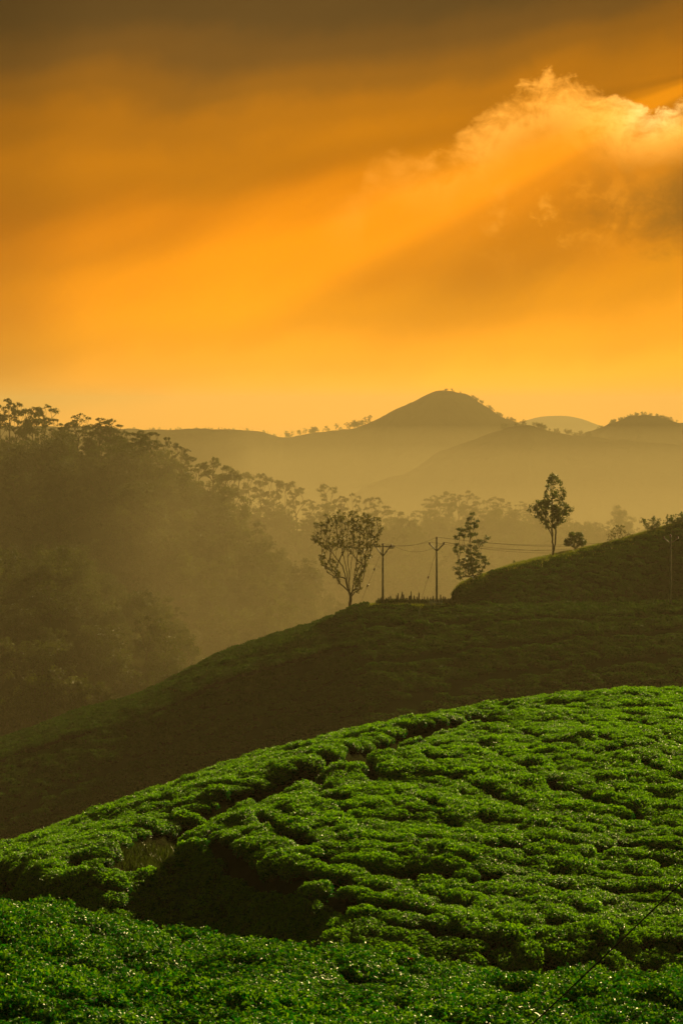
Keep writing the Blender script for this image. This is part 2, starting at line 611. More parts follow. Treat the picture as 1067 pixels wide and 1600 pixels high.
# wooded hills
f_right = Hill([(-300, 900), (300, 870), (500, 862), (600, 842), (680, 826), (740, 821), (800, 820), (850, 822), (900, 828), (960, 836), (1100, 850), (1600, 880)],
               1120, (3e-3, 140), (3e-3, 140), 820, 1500)
f_right.build('low_wooded_hill', M['forest_floor'], -200, 1700, 160, 40, 4, 25)
f_mid = Hill([(-500, 760), (200, 792), (300, 810), (380, 820), (450, 825), (520, 829), (580, 838), (640, 846), (720, 868), (850, 900), (1200, 960)],
             1030, (3e-3, 140), (3e-3, 140), 760, 1380)
f_mid.build('middle_wooded_hill', M['forest_floor'], -500, 1300, 160, 40, 4, 25)
f_left = Hill([(-700, 696), (-200, 700), (0, 706), (100, 712), (170, 720), (230, 738), (280, 764), (330, 806), (380, 846), (420, 877), (460, 912), (500, 950), (560, 1010), (800, 1200)],
              [(-700, 960), (0, 930), (300, 860), (500, 800), (800, 760)], (3.5e-3, 150), (4e-3, 120), 470, 1250)
f_left.build('large_wooded_hill', M['forest_floor'], -600, 900, 160, 60, 4, 25)
f_low = Hill([(-600, 880), (-100, 900), (10, 908), (60, 904), (120, 908), (165, 925), (200, 958), (250, 975), (285, 1025), (310, 1062), (340, 1095), (450, 1200), (700, 1400)],
             [(-600, 660), (0, 640), (300, 610), (700, 580)], (4e-3, 110), (4e-3, 110), 400, 800)
f_low.build('low_left_wooded_hill', M['forest_floor'], -500, 700, 140, 50, 3, 20)

# the dark ridge with the poles, its rear shoulder, the knoll on the right
r_back = Hill([(-700, 1400), (-200, 1232), (0, 1160), (60, 1138), (130, 1113), (200, 1094), (280, 1060), (330, 1031), (400, 1006), (480, 981), (530, 966), (620, 960), (1200, 990)],
              [(-700, 340), (0, 352), (500, 372), (1200, 400)], (2.2e-3, 45), (6e-3, 60), 328, 520)
r_back.build('rear_shoulder_hill', M['slope'], -600, 1200, 140, 60, 0.6, 5)
ridge = Hill([(-900, 1560), (-300, 1320), (0, 1190), (60, 1167), (100, 1152), (200, 1110), (290, 1067), (330, 1047), (400, 1018), (470, 994), (510, 976), (540, 957),
              (556, 950), (575, 945), (610, 943), (700, 945), (800, 946), (1067, 946), (1500, 944), (2200, 944)],
             [(-900, 300), (0, 312), (500, 335), (1067, 345), (2200, 360)], (1.05e-2, 55), (4e-3, 60), 150, 520)
ridge.mods.append(lambda px, y: 0.9 * fbm(px / 3780 * y / 9, y / 9, 3))
ridge.build('dark_ridge_hill', M['slope'], -800, 2100, 260, 110, 0.3, 2)
knoll = Hill([(300, 1300), (560, 1080), (660, 985), (690, 958), (703, 940), (709, 926), (718, 916), (740, 906), (770, 895), (800, 885), (860, 871), (920, 857), (960, 847), (1000, 836), (1040, 824), (1067, 816), (1300, 770), (1800, 720)],
             [(300, 350), (709, 356), (1067, 392), (1800, 430)], (2.0e-2, 40), (6e-3, 60), 270, 560)
knoll.build('grassy_knoll', M['slope'], 560, 1800, 200, 110, 0.35, 3)

# the tea hill
tea = Hill([(q_, r_ + 21) for q_, r_ in ((-1400, 1720), (-400, 1440), (-150, 1366), (0, 1314), (100, 1278), (200, 1241), (280, 1213), (400, 1172), (520, 1139), (650, 1111), (720, 1098), (850, 1079), (950, 1070), (1067, 1065), (1300, 1067), (2400, 1170))],
           [(-1400, 76), (0, 88), (300, 98), (600, 107), (1067, 118), (2400, 128)], (3.6e-3, 70), (5e-3, 60), 50, 190)
rim = curve([(-300, 1395), (0, 1356), (120, 1350), (165, 1346), (195, 1336), (280, 1314), (340, 1314), (400, 1324), (460, 1342), (530, 1372), (620, 1408), (760, 1440), (900, 1446), (1067, 1450), (1500, 1490)])
rim_amt = curve([(-900, 2.0), (-100, 2.2), (100, 2.2), (200, 2.3), (330, 2.2), (400, 1.8), (470, 1.2), (560, .8), (700, 1.3), (850, 2.6), (1067, 3.0), (1600, 3.0)])
_rim_px = np.linspace(-1400, 2400, 120)
_rim_y = np.array([tea.solve(p, float(rim(p))) for p in _rim_px])
tea.mods.append(lambda px, y: -rim_amt(px) * sstep(0.0, 7.0, np.interp(px, _rim_px, _rim_y) - y))
tea.mods.append(lambda px, y: 1.7 * fbm((px - CX) / F * y / 8 + 3, y / 8, 3) * sstep(2, 14, tea.ys(px) - y))


def plan_line(hill, pts):
    """pixel polyline -> plan polyline on a hill's near face"""
    out = []
    for a, b in pts:
        w = hill.at(a, b)
        if abs(HY - w[2] / w[1] * F - b) < 3:
            out.append(w[:2])
    return np.array(out) if len(out) > 1 else np.array([[1e5, 1e5], [1e5 + 1, 1e5]])


def dist_line(x, y, line):
    d = np.full(np.shape(x), 1e9)
    for a, b in zip(line[:-1], line[1:]):
        ab = b - a
        t = np.clip(((x - a[0]) * ab[0] + (y - a[1]) * ab[1]) / (ab @ ab), 0, 1)
        d = np.minimum(d, np.hypot(x - a[0] - t * ab[0], y - a[1] - t * ab[1]))
    return d


main_path = plan_line(tea, [(160, 1350), (215, 1334), (275, 1302), (330, 1275), (400, 1250), (470, 1220), (540, 1193), (610, 1166), (680, 1141), (735, 1126), (790, 1115), (880, 1104)])
side_paths = [plan_line(tea, q) for q in (
    [(660, 1165), (700, 1192), (745, 1222), (800, 1240)], [(560, 1190), (590, 1220), (650, 1240), (690, 1290)],
    [(480, 1215), (540, 1262), (600, 1305), (660, 1330)], [(760, 1130), (830, 1160), (910, 1178), (1000, 1182)],
    [(850, 1225), (930, 1260), (1030, 1290)], [(620, 1345), (700, 1372), (790, 1392), (900, 1402)],
    [(400, 1260), (470, 1310), (520, 1370), (600, 1420), (680, 1440)], [(900, 1330), (980, 1350), (1067, 1362)])]
for k_, x_ in enumerate(range(320, 1040, 84)):
    y_ = float(np.interp(x_, [275, 400, 540, 680, 880, 1067], [1312, 1262, 1205, 1152, 1116, 1104])) + 22
    w_ = 5 * math.sin(k_ * 2.3)
    side_paths.append(plan_line(tea, [(x_, y_), (x_ + 48, y_ + 34 + w_), (x_ + 120, y_ + 74 - w_), (x_ + 215, y_ + 112 + w_), (x_ + 330, y_ + 146), (x_ + 470, y_ + 178 - w_)]))
for k_, (x_, y_) in enumerate(((470, 1380), (455, 1345), (520, 1410), (560, 1300), (640, 1370))):
    side_paths.append(plan_line(tea, [(x_, y_), (x_ + 70, y_ + 18), (x_ + 170, y_ + 28 + 5 * math.sin(k_)), (x_ + 300, y_ + 30), (x_ + 420, y_ + 36)]))
_mp = main_path
tea.mods.append(lambda px, y: -0.8 * sstep(1.6, 0.7, dist_line((px - CX) / F * y, y, _mp)))
tea.build('tea_hill', M['soil'], -1200, 2200, 420, 240, 0.12, 1.0)

near = Hill([(q_, r_ + 46) for q_, r_ in ((-2500, 1230), (-300, 1375), (0, 1408), (90, 1412), (180, 1437), (280, 1460), (400, 1467), (480, 1482), (600, 1494), (700, 1510), (800, 1522), (950, 1518), (1067, 1522), (1500, 1530), (3500, 1550))],
            [(-2500, 52), (0, 50), (500, 46), (1067, 45), (3500, 45)], (9.0e-3, 16), (1.2e-2, 30), 3, 70)
near.mods.append(lambda px, y: 0.45 * fbm((px - CX) / F * y / 4 + 9, y / 4, 2))
near.build('near_tea_slope', M['soil'], -2400, 3400, 260, 110, 0.10, 1.0)


# ---------------------------------------------------------------- tea bushes
def bush_mesh(name, seed, nleaf, ln, wd, mat, rad=0.64, hgt=0.52, young_mat='flush'):
    rng = np.random.default_rng(seed)
    ph = rng.random(6) * 6.28

    def shell(a, q):
        """a angle, q 0..1 from the rim to the middle -> point and normal"""
        Rr = rad * (1 + .10 * np.sin(2 * a + ph[0]) + .09 * np.sin(3 * a + ph[1]) + .05 * np.sin(5 * a + ph[2]))
        cr = np.cos(q * math.pi / 2) ** 0.55
        sz = np.sin(q * math.pi / 2) ** 0.5
        x, y = Rr * cr * np.cos(a), Rr * cr * np.sin(a)
        lump = .06 * np.sin(x * 8 + ph[3]) * np.sin(y * 7 + ph[4]) + .045 * np.sin(x * 17 + ph[5]) * np.sin(y * 19 + ph[0])
        z = hgt * (0.10 + 0.90 * sz) + lump * sz
        n = np.stack([np.cos(a) * cr**3, np.sin(a) * cr**3, sz**2 + 0.12], -1)
        return np.stack([x, y, z], -1), n / np.linalg.norm(n, axis=-1)[..., None]
    a = rng.random(nleaf) * 6.283
    q = np.arccos(np.clip(np.sqrt(rng.random(nleaf)) ** (1 / .55), 0, 1)) / (math.pi / 2)
    q = np.where(rng.random(nleaf) < 0.36, rng.random(nleaf) * 0.5, q)
    c, n = shell(a, q)
    out_ = rng.random(nleaf) ** 1.6 * .16 - .085
    c = c + n * out_[:, None]
    # upright young shoots
    d = n * 0.4 + unit(rng, nleaf) * 0.95 + np.array([0, 0, .15])
    nr = n + unit(rng, nleaf) * 0.75
    s = rng.uniform(.5, 1.5, nleaf)
    v1, f1 = leaves(rng, c, d, nr, ln * s, wd * s)
    na, nq = 18, 8
    A_, Q_ = np.meshgrid(np.arange(na) * 2 * math.pi / na, np.linspace(0, 0.97, nq))
    c2, n2 = shell(A_.ravel(), Q_.ravel())
    c2 = c2 - n2 * 0.12
    c2[:na, 2] -= 0.35
    f2 = []
    for r_ in range(nq - 1):
        for j in range(na):
            k = (j + 1) % na
            f2 += [(r_ * na + j, r_ * na + k, (r_ + 1) * na + k), (r_ * na + j, (r_ + 1) * na + k, (r_ + 1) * na + j)]
    top = len(c2)
    c2 = np.vstack([c2, c2[-na:].mean(0)[None]])
    f2 += [((nq - 1) * na + j, (nq - 1) * na + (j + 1) % na, top) for j in range(na)]
    f2 = np.array(f2)
    v = np.vstack([v1, c2])
    f = np.vstack([f1, f2 + len(v1)])
    young = (out_ > rng.uniform(*((-.05, .06) if young_mat == 'flush_hill' else (-.01, .11)), nleaf)) & (n[:, 2] > .55)
    mi = np.r_[np.repeat(np.where(young, 2, 0), 2), np.ones(len(f2), int)]
    return mesh_np(name, v, f, [mat, M['twig'], M[young_mat] if mat is M['tea'] else mat], mi)


near_meshes = [bush_mesh('tea_bush', 10 + k, 4600, .064, .037, M['tea']) for k in range(7)]
mid_meshes = [bush_mesh('tea_bush_mid', 30 + k, 2400, .080, .048, M['tea'], young_mat='flush_hill') for k in range(6)]
far_meshes = [bush_mesh('tea_bush_far', 50 + k, 320, .26, .15, M['tea_far'], 0.85, 0.42) for k in range(4)]


def frame_rot(n, rz):
    """Euler angles of a plant turned by rz and leaning half way with the slope"""
    up = Vector((n[0] * .8, n[1] * .8, n[2])).normalized()
    q = up.to_track_quat('Z', 'Y').to_matrix() @ Matrix.Rotation(rz, 3, 'Z')
    return q.to_euler()


def tea_rows(hill, x0, x1, y0f, y1f, sp_row, sp, seed, skew=0.0, jit=.2):
    rng = np.random.default_rng(seed)
    pts = []
    ylo, yhi = y0f, y1f
    row = ylo
    while row < yhi:
        xw0, xw1 = x0(row), x1(row)
        xs = np.arange(xw0, xw1, sp) + rng.uniform(0, sp)
        xs = xs + rng.normal(0, jit, len(xs))
        ys = row + rng.normal(0, jit, len(xs)) + 2.6 * fbm(xs / 9 + 40, row / 14 * np.ones_like(xs), 3) + skew * xs
        pts.append(np.stack([xs, ys], -1))
        row += sp_row * rng.uniform(.9, 1.1)
    return np.vstack(pts), rng


def instances(name, hill, pts, rots, scl, idx, sources, label=None, cat=None, lift=-0.06):
    """one object carrying instances of the source meshes at points"""
    me = bpy.data.meshes.new(name)
    z = hill.z(pts[:, 0], pts[:, 1]) + lift
    v = np.column_stack([pts, z]).astype(np.float32)
    me.vertices.add(len(v))
    me.vertices.foreach_set('co', v.ravel())
    for nm, ty, dat, key in (('rot', 'FLOAT_VECTOR', rots, 'vector'), ('scl', 'FLOAT_VECTOR', scl, 'vector'), ('idx', 'INT', idx, 'value')):
        at = me.attributes.new(nm, ty, 'POINT')
        at.data.foreach_set(key, np.asarray(dat).astype(np.int32 if ty == 'INT' else np.float32).ravel())
    o = obj(name, me)
    src = bpy.data.collections.new(name + '_sources')
    for k, sm in enumerate(sources):
        so = bpy.data.objects.new('%s_source_%02d' % (name, k), sm)
        src.objects.link(so)
    ng = bpy.data.node_groups.new(name + '_scatter', 'GeometryNodeTree')
    ng.interface.new_socket('Geometry', in_out='INPUT', socket_type='NodeSocketGeometry')
    ng.interface.new_socket('Geometry', in_out='OUTPUT', socket_type='NodeSocketGeometry')
    N = ng.nodes.new
    gi, go, ip, ci = N('NodeGroupInput'), N('NodeGroupOutput'), N('GeometryNodeInstanceOnPoints'), N('GeometryNodeCollectionInfo')
    ci.inputs['Collection'].default_value = src
    ci.inputs['Separate Children'].default_value = True
    ci.inputs['Reset Children'].default_value = True
    ip.inputs['Pick Instance'].default_value = True
    L = ng.links.new
    L(gi.outputs[0], ip.inputs['Points'])
    L(ci.outputs[0], ip.inputs['Instance'])
    for nm, ty, sock in (('rot', 'FLOAT_VECTOR', 'Rotation'), ('scl', 'FLOAT_VECTOR', 'Scale'), ('idx', 'INT', 'Instance Index')):
        a = N('GeometryNodeInputNamedAttribute')
        a.data_type = ty
        a.inputs['Name'].default_value = nm
        if sock == 'Rotation':
            e = N('FunctionNodeEulerToRotation')
            L(a.outputs['Attribute'], e.inputs[0])
            L(e.outputs[0], ip.inputs[sock])
        else:
            L(a.outputs['Attribute'], ip.inputs[sock])
    L(ip.outputs[0], go.inputs[0])
    md = o.modifiers.new('scatter', 'NODES')
    md.node_group = ng
    return tag(o, label, cat, kind='stuff')


def push_from(pts, line, w):
    """moves points that stand within w of a line out to its edge"""
    pts = pts.copy()
    for a, b in zip(line[:-1], line[1:]):
        ab = b - a
        t = np.clip(((pts - a) @ ab) / (ab @ ab), 0, 1)
        v_ = pts - a - t[:, None] * ab
        d_ = np.linalg.norm(v_, axis=1) + 1e-6
        m_ = d_ < w
        pts[m_] += v_[m_] / d_[m_][:, None] * (w - d_[m_])[:, None]
    return pts


def bush_layout(hill, pts, rng, paths, keep):
    x, y = pts[:, 0], pts[:, 1]
    ok = keep(x, y)
    for ln, w in paths:
        ok &= dist_line(x, y, ln) > w
    ok &= rng.random(len(x)) > 0.015
    pts = pts[ok]
    return pts


# near slope
half = lambda m: (lambda row: (-m - CX) / F * row, lambda row: (1067 - CX + m) / F * row)
l0, l1 = half(260)
pn, rng_n = tea_rows(near, l0, l1, 27, 53, .84, .74, 3, skew=-0.06)
for q in ([(-20, 1490), (30, 1515), (100, 1550), (200, 1562), (300, 1552)], [(330, 1500), (420, 1528), (560, 1536), (650, 1556), (800, 1556)],
          [(250, 1590), (400, 1568), (520, 1588), (640, 1612)], [(640, 1566), (760, 1590), (900, 1578), (1067, 1592)], [(60, 1470), (160, 1500), (280, 1505), (380, 1530)],
          [(-20, 1600), (120, 1612), (260, 1628)], [(860, 1574), (960, 1562), (1080, 1572)], [(500, 1530), (540, 1560), (620, 1572)], [(780, 1560), (820, 1590), (900, 1620)]):
    pn = push_from(pn, plan_line(near, q), .62)
pn = bush_layout(near, pn, rng_n, [], lambda x, y: y < near.ys(CX + x / y * F) + 3.5)
# tea hill
pt, rng_t = tea_rows(tea, l0, l1, 58, 136, .54, .60, 4, skew=-0.10, jit=.11)
pxt = lambda x, y: CX + x / y * F
grass_poly = (178, 272, 1322, 1362)


def tea_keep(x, y):
    px = pxt(x, y)
    py = HY - tea.h(px, y) / y * F
    front = y < tea.ys(px)
    patch = front & (px > grass_poly[0]) & (px < grass_poly[1]) & (py > grass_poly[2] + 3) & (py < grass_poly[3] + 6)
    return (y < tea.ys(px) + 9) & ~patch & (y > np.interp(px, _rim_px, _rim_y) - 24)


pe, _ = tea_rows(tea, lambda r: (-60 - CX) / F * r, lambda r: (540 - CX) / F * r, 58, 92, .55, .6, 44, skew=-.1, jit=.12)
_es = tea.normal(pe[:, 0], pe[:, 1])[:, 2]
pt = np.vstack([pt, pe[_es < .90]])
for q in side_paths:
    pt = push_from(pt, q, .46)
pt = bush_layout(tea, pt, rng_t, [(main_path, 1.32)], tea_keep)

allp = [(near, p, 0) for p in pn] + [(tea, p, 1) for p in pt]


def in_view(hill, p):
    px = CX + p[0] / p[1] * F
    zz = float(hill.z(p[0], p[1])) + .7
    py = HY - zz / p[1] * F
    if not (-30 < px < 1097 and py < 1640):
        return False
    if hill is near:
        return p[1] < float(near.ys(px)) + 1.5
    return py < float(near.sil(px)) + 5 and p[1] < float(tea.ys(px)) + 2


ranked = sorted(range(len(allp)), key=lambda k: (not in_view(allp[k][0], allp[k][1]), allp[k][1][1]))
single = set(ranked[:300])
rngb = np.random.default_rng(77)
rest = {0: [], 1: []}
for k, (hill, p, hid) in enumerate(allp):
    if k not in single:
        rest[hid].append(p)
        continue
    n = hill.normal(np.array(p[0]), np.array(p[1]))
    o = bpy.data.objects.new('tea_bush', near_meshes[rngb.integers(7)])
    o.location = (p[0], p[1], float(hill.z(p[0], p[1])) - .05)
    o.rotation_euler = frame_rot(n, rngb.normal(0, .35) + math.pi * rngb.integers(2) + (-.1 if hid else -.06))
    s = rngb.uniform(.82, 1.18) * (.74 if hid else .80)
    o.scale = (s * rngb.uniform(1.1, 1.5), s * rngb.uniform(.85, 1.0), s * rngb.uniform(.85, 1.1) * (1 + 1.3 * float(fbm(p[0] / 2.6, p[1] / 2.0, 2))))
    link(o)
    px = CX + p[0] / p[1] * F
    if hid == 0:
        if p[1] > float(near.ys(px)) - 4:
            tag(o, 'clipped tea bush along the upper edge of the nearest slope beside the gully', 'tea bush', 'tea bushes along the edge of the nearest slope')
        else:
            side_ = 'left' if px < 356 else 'middle' if px < 712 else 'right'
            tag(o, 'clipped tea bush on the nearest slope at the bottom %s of the photo' % side_, 'tea bush', 'tea bushes at the bottom ' + side_)
    elif px < 420:
        tag(o, 'shaded tea bush in the dark hollow at the foot of the tea hill', 'tea bush', 'tea bushes in the dark hollow')
    else:
        tag(o, 'clipped tea bush low on the sunlit tea hill above the dark gully', 'tea bush', 'tea bushes low on the tea hill')


def scatter_bushes(name, hill, pts, sources, label, smin, smax, seed):
    rng = np.random.default_rng(seed)
    pts = np.array(pts)
    nn = hill.normal(pts[:, 0], pts[:, 1])
    rots = np.array([frame_rot(n, rng.normal(-.1, .35) + math.pi * rng.integers(2))[:] for n in nn])
    s = rng.uniform(smin, smax, len(pts))
    scl = np.column_stack([s * rng.uniform(1.1, 1.5, len(s)), s * rng.uniform(.9, 1.05, len(s)), s * rng.uniform(.85, 1.1, len(s)) * (1.12 + 1.3 * fbm(pts[:, 0] / 1.5, pts[:, 1] / 1.1, 2))])
    return instances(name, hill, pts, rots, scl, rng.integers(0, len(sources), len(pts)), sources, label, 'tea bushes')


scatter_bushes('tea_plantation', tea, rest[1], mid_meshes, 'carpet of clipped tea bushes over the sunlit rounded tea hill', .46, .66, 8)
if rest[0]:
    scatter_bushes('tea_margin', near, rest[0], near_meshes, 'tea bushes filling the margins of the nearest slope', .66, .94, 9)

# tea on the dark ridge and its rear shoulder
pr, rng_r = tea_rows(ridge, *half(120), 170, 352, 1.75, 1.45, 6, skew=0.10, jit=.25)
pxr = pxt(pr[:, 0], pr[:, 1])
tracks = [plan_line(ridge, q) for q in ([(0, 1290), (150, 1215), (300, 1150), (420, 1080), (520, 1010)], [(350, 1180), (480, 1090), (640, 1030), (800, 1010), (1067, 985)],
                                        [(600, 1110), (760, 1060), (900, 1042), (1067, 1030)], [(560, 985), (700, 975), (850, 968), (1067, 962)])]
ok = (pr[:, 1] < ridge.ys(pxr) - 2 + 6 * (pxr < 520)) & (rng_r.random(len(pr)) > .05)
ok &= ~((pxr > 570) & (pxr < 715) & (pr[:, 1] > ridge.ys(pxr) - 8))
for q in tracks:
    ok &= dist_line(pr[:, 0], pr[:, 1], q) > 1.0
scatter_bushes('ridge_tea', ridge, pr[ok], far_meshes, 'dark shaded tea rows covering the ridge below the poles', .85, 1.2, 12)
pk, rng_k = tea_rows(knoll, lambda r: (690 - CX) / F * r, lambda r: (1190 - CX) / F * r, 325, 400, 1.35, 1.2, 17, skew=0.08, jit=.3)
pxk = pxt(pk[:, 0], pk[:, 1])
scatter_bushes('knoll_tea', knoll, pk[(pk[:, 1] < knoll.ys(pxk) - 3) & (pk[:, 1] > knoll.ys(pxk) - 50)], far_meshes, 'low dark shaded growth over the face of the knoll', .6, .85, 14)
pb, rng_b = tea_rows(r_back, lambda r: (-120 - CX) / F * r, lambda r: (560 - CX) / F * r, 310, 385, 1.75, 1.5, 16, skew=0.1, jit=.3)
pxb = pxt(pb[:, 0], pb[:, 1])
scatter_bushes('shoulder_tea', r_back, pb[pb[:, 1] < r_back.ys(pxb) + 4], far_meshes, 'thin strip of tea along the shoulder behind the dark ridge', .8, 1.15, 13)


# ---------------------------------------------------------------- grass
def grass_on(name, hill, pts, hgt, label, seed, mat='grass', wd=.05):
    rng = np.random.default_rng(seed)
    n = len(pts)
    z = hill.z(pts[:, 0], pts[:, 1])
    h = hgt * rng.uniform(.5, 1.4, n)
    d = np.column_stack([rng.normal(0, .4, n), rng.normal(0, .4, n), np.ones(n)])
    c = np.column_stack([pts, z]) + d / np.linalg.norm(d, axis=1)[:, None] * h[:, None] * .42
    v, f = leaves(rng, c, d, unit(rng, n), h, wd * rng.uniform(.7, 1.3, n), .1)
    return tag(obj(name, mesh_np(name, v, f, M[mat])), label, 'grass', kind='stuff')


rg = np.random.default_rng(21)
_ga = np.linspace(172, 276, 9)
_gy0 = np.array([tea.solve(a_, 1364) for a_ in _ga])
_gy1 = np.array([tea.solve(a_, 1326) for a_ in _ga])
_pa, _pt = rg.uniform(172, 276, 2600), rg.random(2600)
_py = np.interp(_pa, _ga, _gy0) * (1 - _pt) + np.interp(_pa, _ga, _gy1) * _pt
q = np.column_stack([(_pa - CX) / F * _py, _py])
grass_on('grass_patch', tea, np.array(q), .28, 'small patch of bare grass beside the path on the tea hill', 22, 'dark_leaf', wd=.022)
n = 16000
px_ = rg.uniform(706, 1110, n)
y_ = knoll.ys(px_) - np.abs(rg.normal(0, 4, n)) + 2.5
grass_on('knoll_grass', knoll, np.column_stack([(px_ - CX) / F * y_, y_]), .5, 'backlit grass along the top of the knoll', 23, wd=.08)
n = 12000
px_ = np.r_[rg.uniform(540, 720, 4000), rg.uniform(-20, 540, 8000)]
y_ = ridge.ys(px_) - np.abs(rg.normal(0, 4, n)) + 2
grass_on('ridge_grass', ridge, np.column_stack([(px_ - CX) / F * y_, y_]), .42, 'backlit grass along the crest of the dark ridge', 24, wd=.08)


# ---------------------------------------------------------------- trees
class Tree:
    """skeleton grown by attaching tips to the best node below; radii from the tips down"""
    def __init__(s, seed):
        s.rng = np.random.default_rng(seed)
        s.p, s.par = [], []

    def path(s, pts, start=None, jit=0.0):
        last = start
        for k, q in enumerate(pts):
            if last is not None and k == 0 and start is not None:
                pass
            s.p.append(np.array(q, float) + s.rng.normal(0, jit, 3))
            s.par.append(-1 if last is None else last)
            last = len(s.p) - 1
        return last

    def poly(s, pts, step, start=None, jit=0.0):
        pts = [np.array(q, float) for q in pts]
        if start is not None:
            pts = [s.p[start]] + pts
        c = [curve([(k, q[i]) for k, q in enumerate(pts)]) for i in range(3)] if len(pts) > 2 else None
        tot = sum(np.linalg.norm(b - a) for a, b in zip(pts[:-1], pts[1:]))
        m = max(2, int(tot / step))
        tt = np.linspace(0, len(pts) - 1, m + 1)
        out = [np.array([f(t) for f in c]) if c else pts[0] + (pts[1] - pts[0]) * t for t in tt]
        if start is not None:
            return s.path(out[1:], start, jit)
        return s.path(out, None, jit)

    def attach(s, tip, step, upw=1.6, jit=.05, minz=None, bend=.35):
        tip = np.array(tip, float)
        a = np.array(s.p)
        vv = tip - a
        L = np.linalg.norm(vv, axis=1) + 1e-6
        cost = L * (upw - vv[:, 2] / L)
        if minz is not None:
            cost = np.where(a[:, 2] < minz, 1e9, cost)
        k = int(np.argmin(cost))
        st = s.p[k]
        pd = st - s.p[s.par[k]] if s.par[k] >= 0 else np.array([0, 0, 1.0])
        pd = pd / (np.linalg.norm(pd) + 1e-9)
        mid = st + (tip - st) * .5 + pd * L[k] * bend * .4 + np.array([0, 0, L[k] * .04])
        m = max(2, int(L[k] / step))
        pts = []
        for t in np.linspace(0, 1, m + 1)[1:]:
            pts.append((1 - t)**2 * st + 2 * t * (1 - t) * mid + t * t * tip)
        return s.path(pts, k, jit)

    def wood(s, name, mat, tip_r, power=2.3, nseg=6, maxr=9):
        n = len(s.p)
        rp = np.zeros(n)
        kids = [[] for _ in range(n)]
        for k in range(n):
            if s.par[k] >= 0:
                kids[s.par[k]].append(k)
        for k in range(n - 1, -1, -1):
            rp[k] = max(sum(rp[j] for j in kids[k]), tip_r**power) * 1.012
        r = np.minimum(rp ** (1 / power), maxr)
        mb = MB()
        for k in range(n):
            ch = sorted(kids[k], key=lambda j: -r[j])
            for c_i, j in enumerate(ch):
                if c_i == 0 and k != 0 and s.par[k] >= 0 and max(kids[s.par[k]], key=lambda q: r[q]) == k:
                    continue
                line, rad = [s.p[k]], [r[k] if (c_i == 0) else min(r[k], r[j] * 1.15)]
                q = j
                while True:
                    line.append(s.p[q])
                    rad.append(r[q])
                    if not kids[q]:
                        break
                    q = max(kids[q], key=lambda w: r[w])
                mb.tube(line, rad, nseg)
        s.radii = r
        return mb.mesh(name, mat, smooth=True)


def crown_mesh(name, rng, tips, per, size, ln, wd, mat, flat=1.0, up=.2, droop=0.0):
    c, d, nn, sc = [], [], [], []
    for t in tips:
        n = max(3, int(per * rng.uniform(.3, 1.7)))
        q = unit(rng, n) * (rng.random(n) ** .45)[:, None] * size * rng.uniform(.7, 1.3)
        q[:, 2] *= flat
        c.append(np.array(t) + q)
        d.append(q / size + unit(rng, n) * .8 + np.array([0, 0, up - droop]))
        nn.append(unit(rng, n) + np.array([0, 0, .7]))
        sc.append(rng.uniform(.6, 1.4, n))
    c, d, nn, sc = np.vstack(c), np.vstack(d), np.vstack(nn), np.concatenate(sc)
    v, f = leaves(rng, c, d, nn, ln * sc, wd * sc)
    return mesh_np(name, v, f, mat)


def inside(poly, x, y):
    r = False
    j = len(poly) - 1
    for i_ in range(len(poly)):
        (xi, yi), (xj, yj) = poly[i_], poly[j]
        if (yi > y) != (yj > y) and x < (xj - xi) * (y - yi) / (yj - yi) + xi:
            r = not r
        j = i_
    return r


def place_tree(name, label, cat, base, trunk_me, crown_me, group=None, crown_name='crown', trunk_name='trunk', rz=0.0, scale=1.0):
    e = empty(name, base, rz)
    e.scale = (scale,) * 3 if not isinstance(scale, tuple) else scale
    obj(trunk_name, trunk_me, e)
    obj(crown_name, crown_me, e)
    return tag(e, label, cat, group)


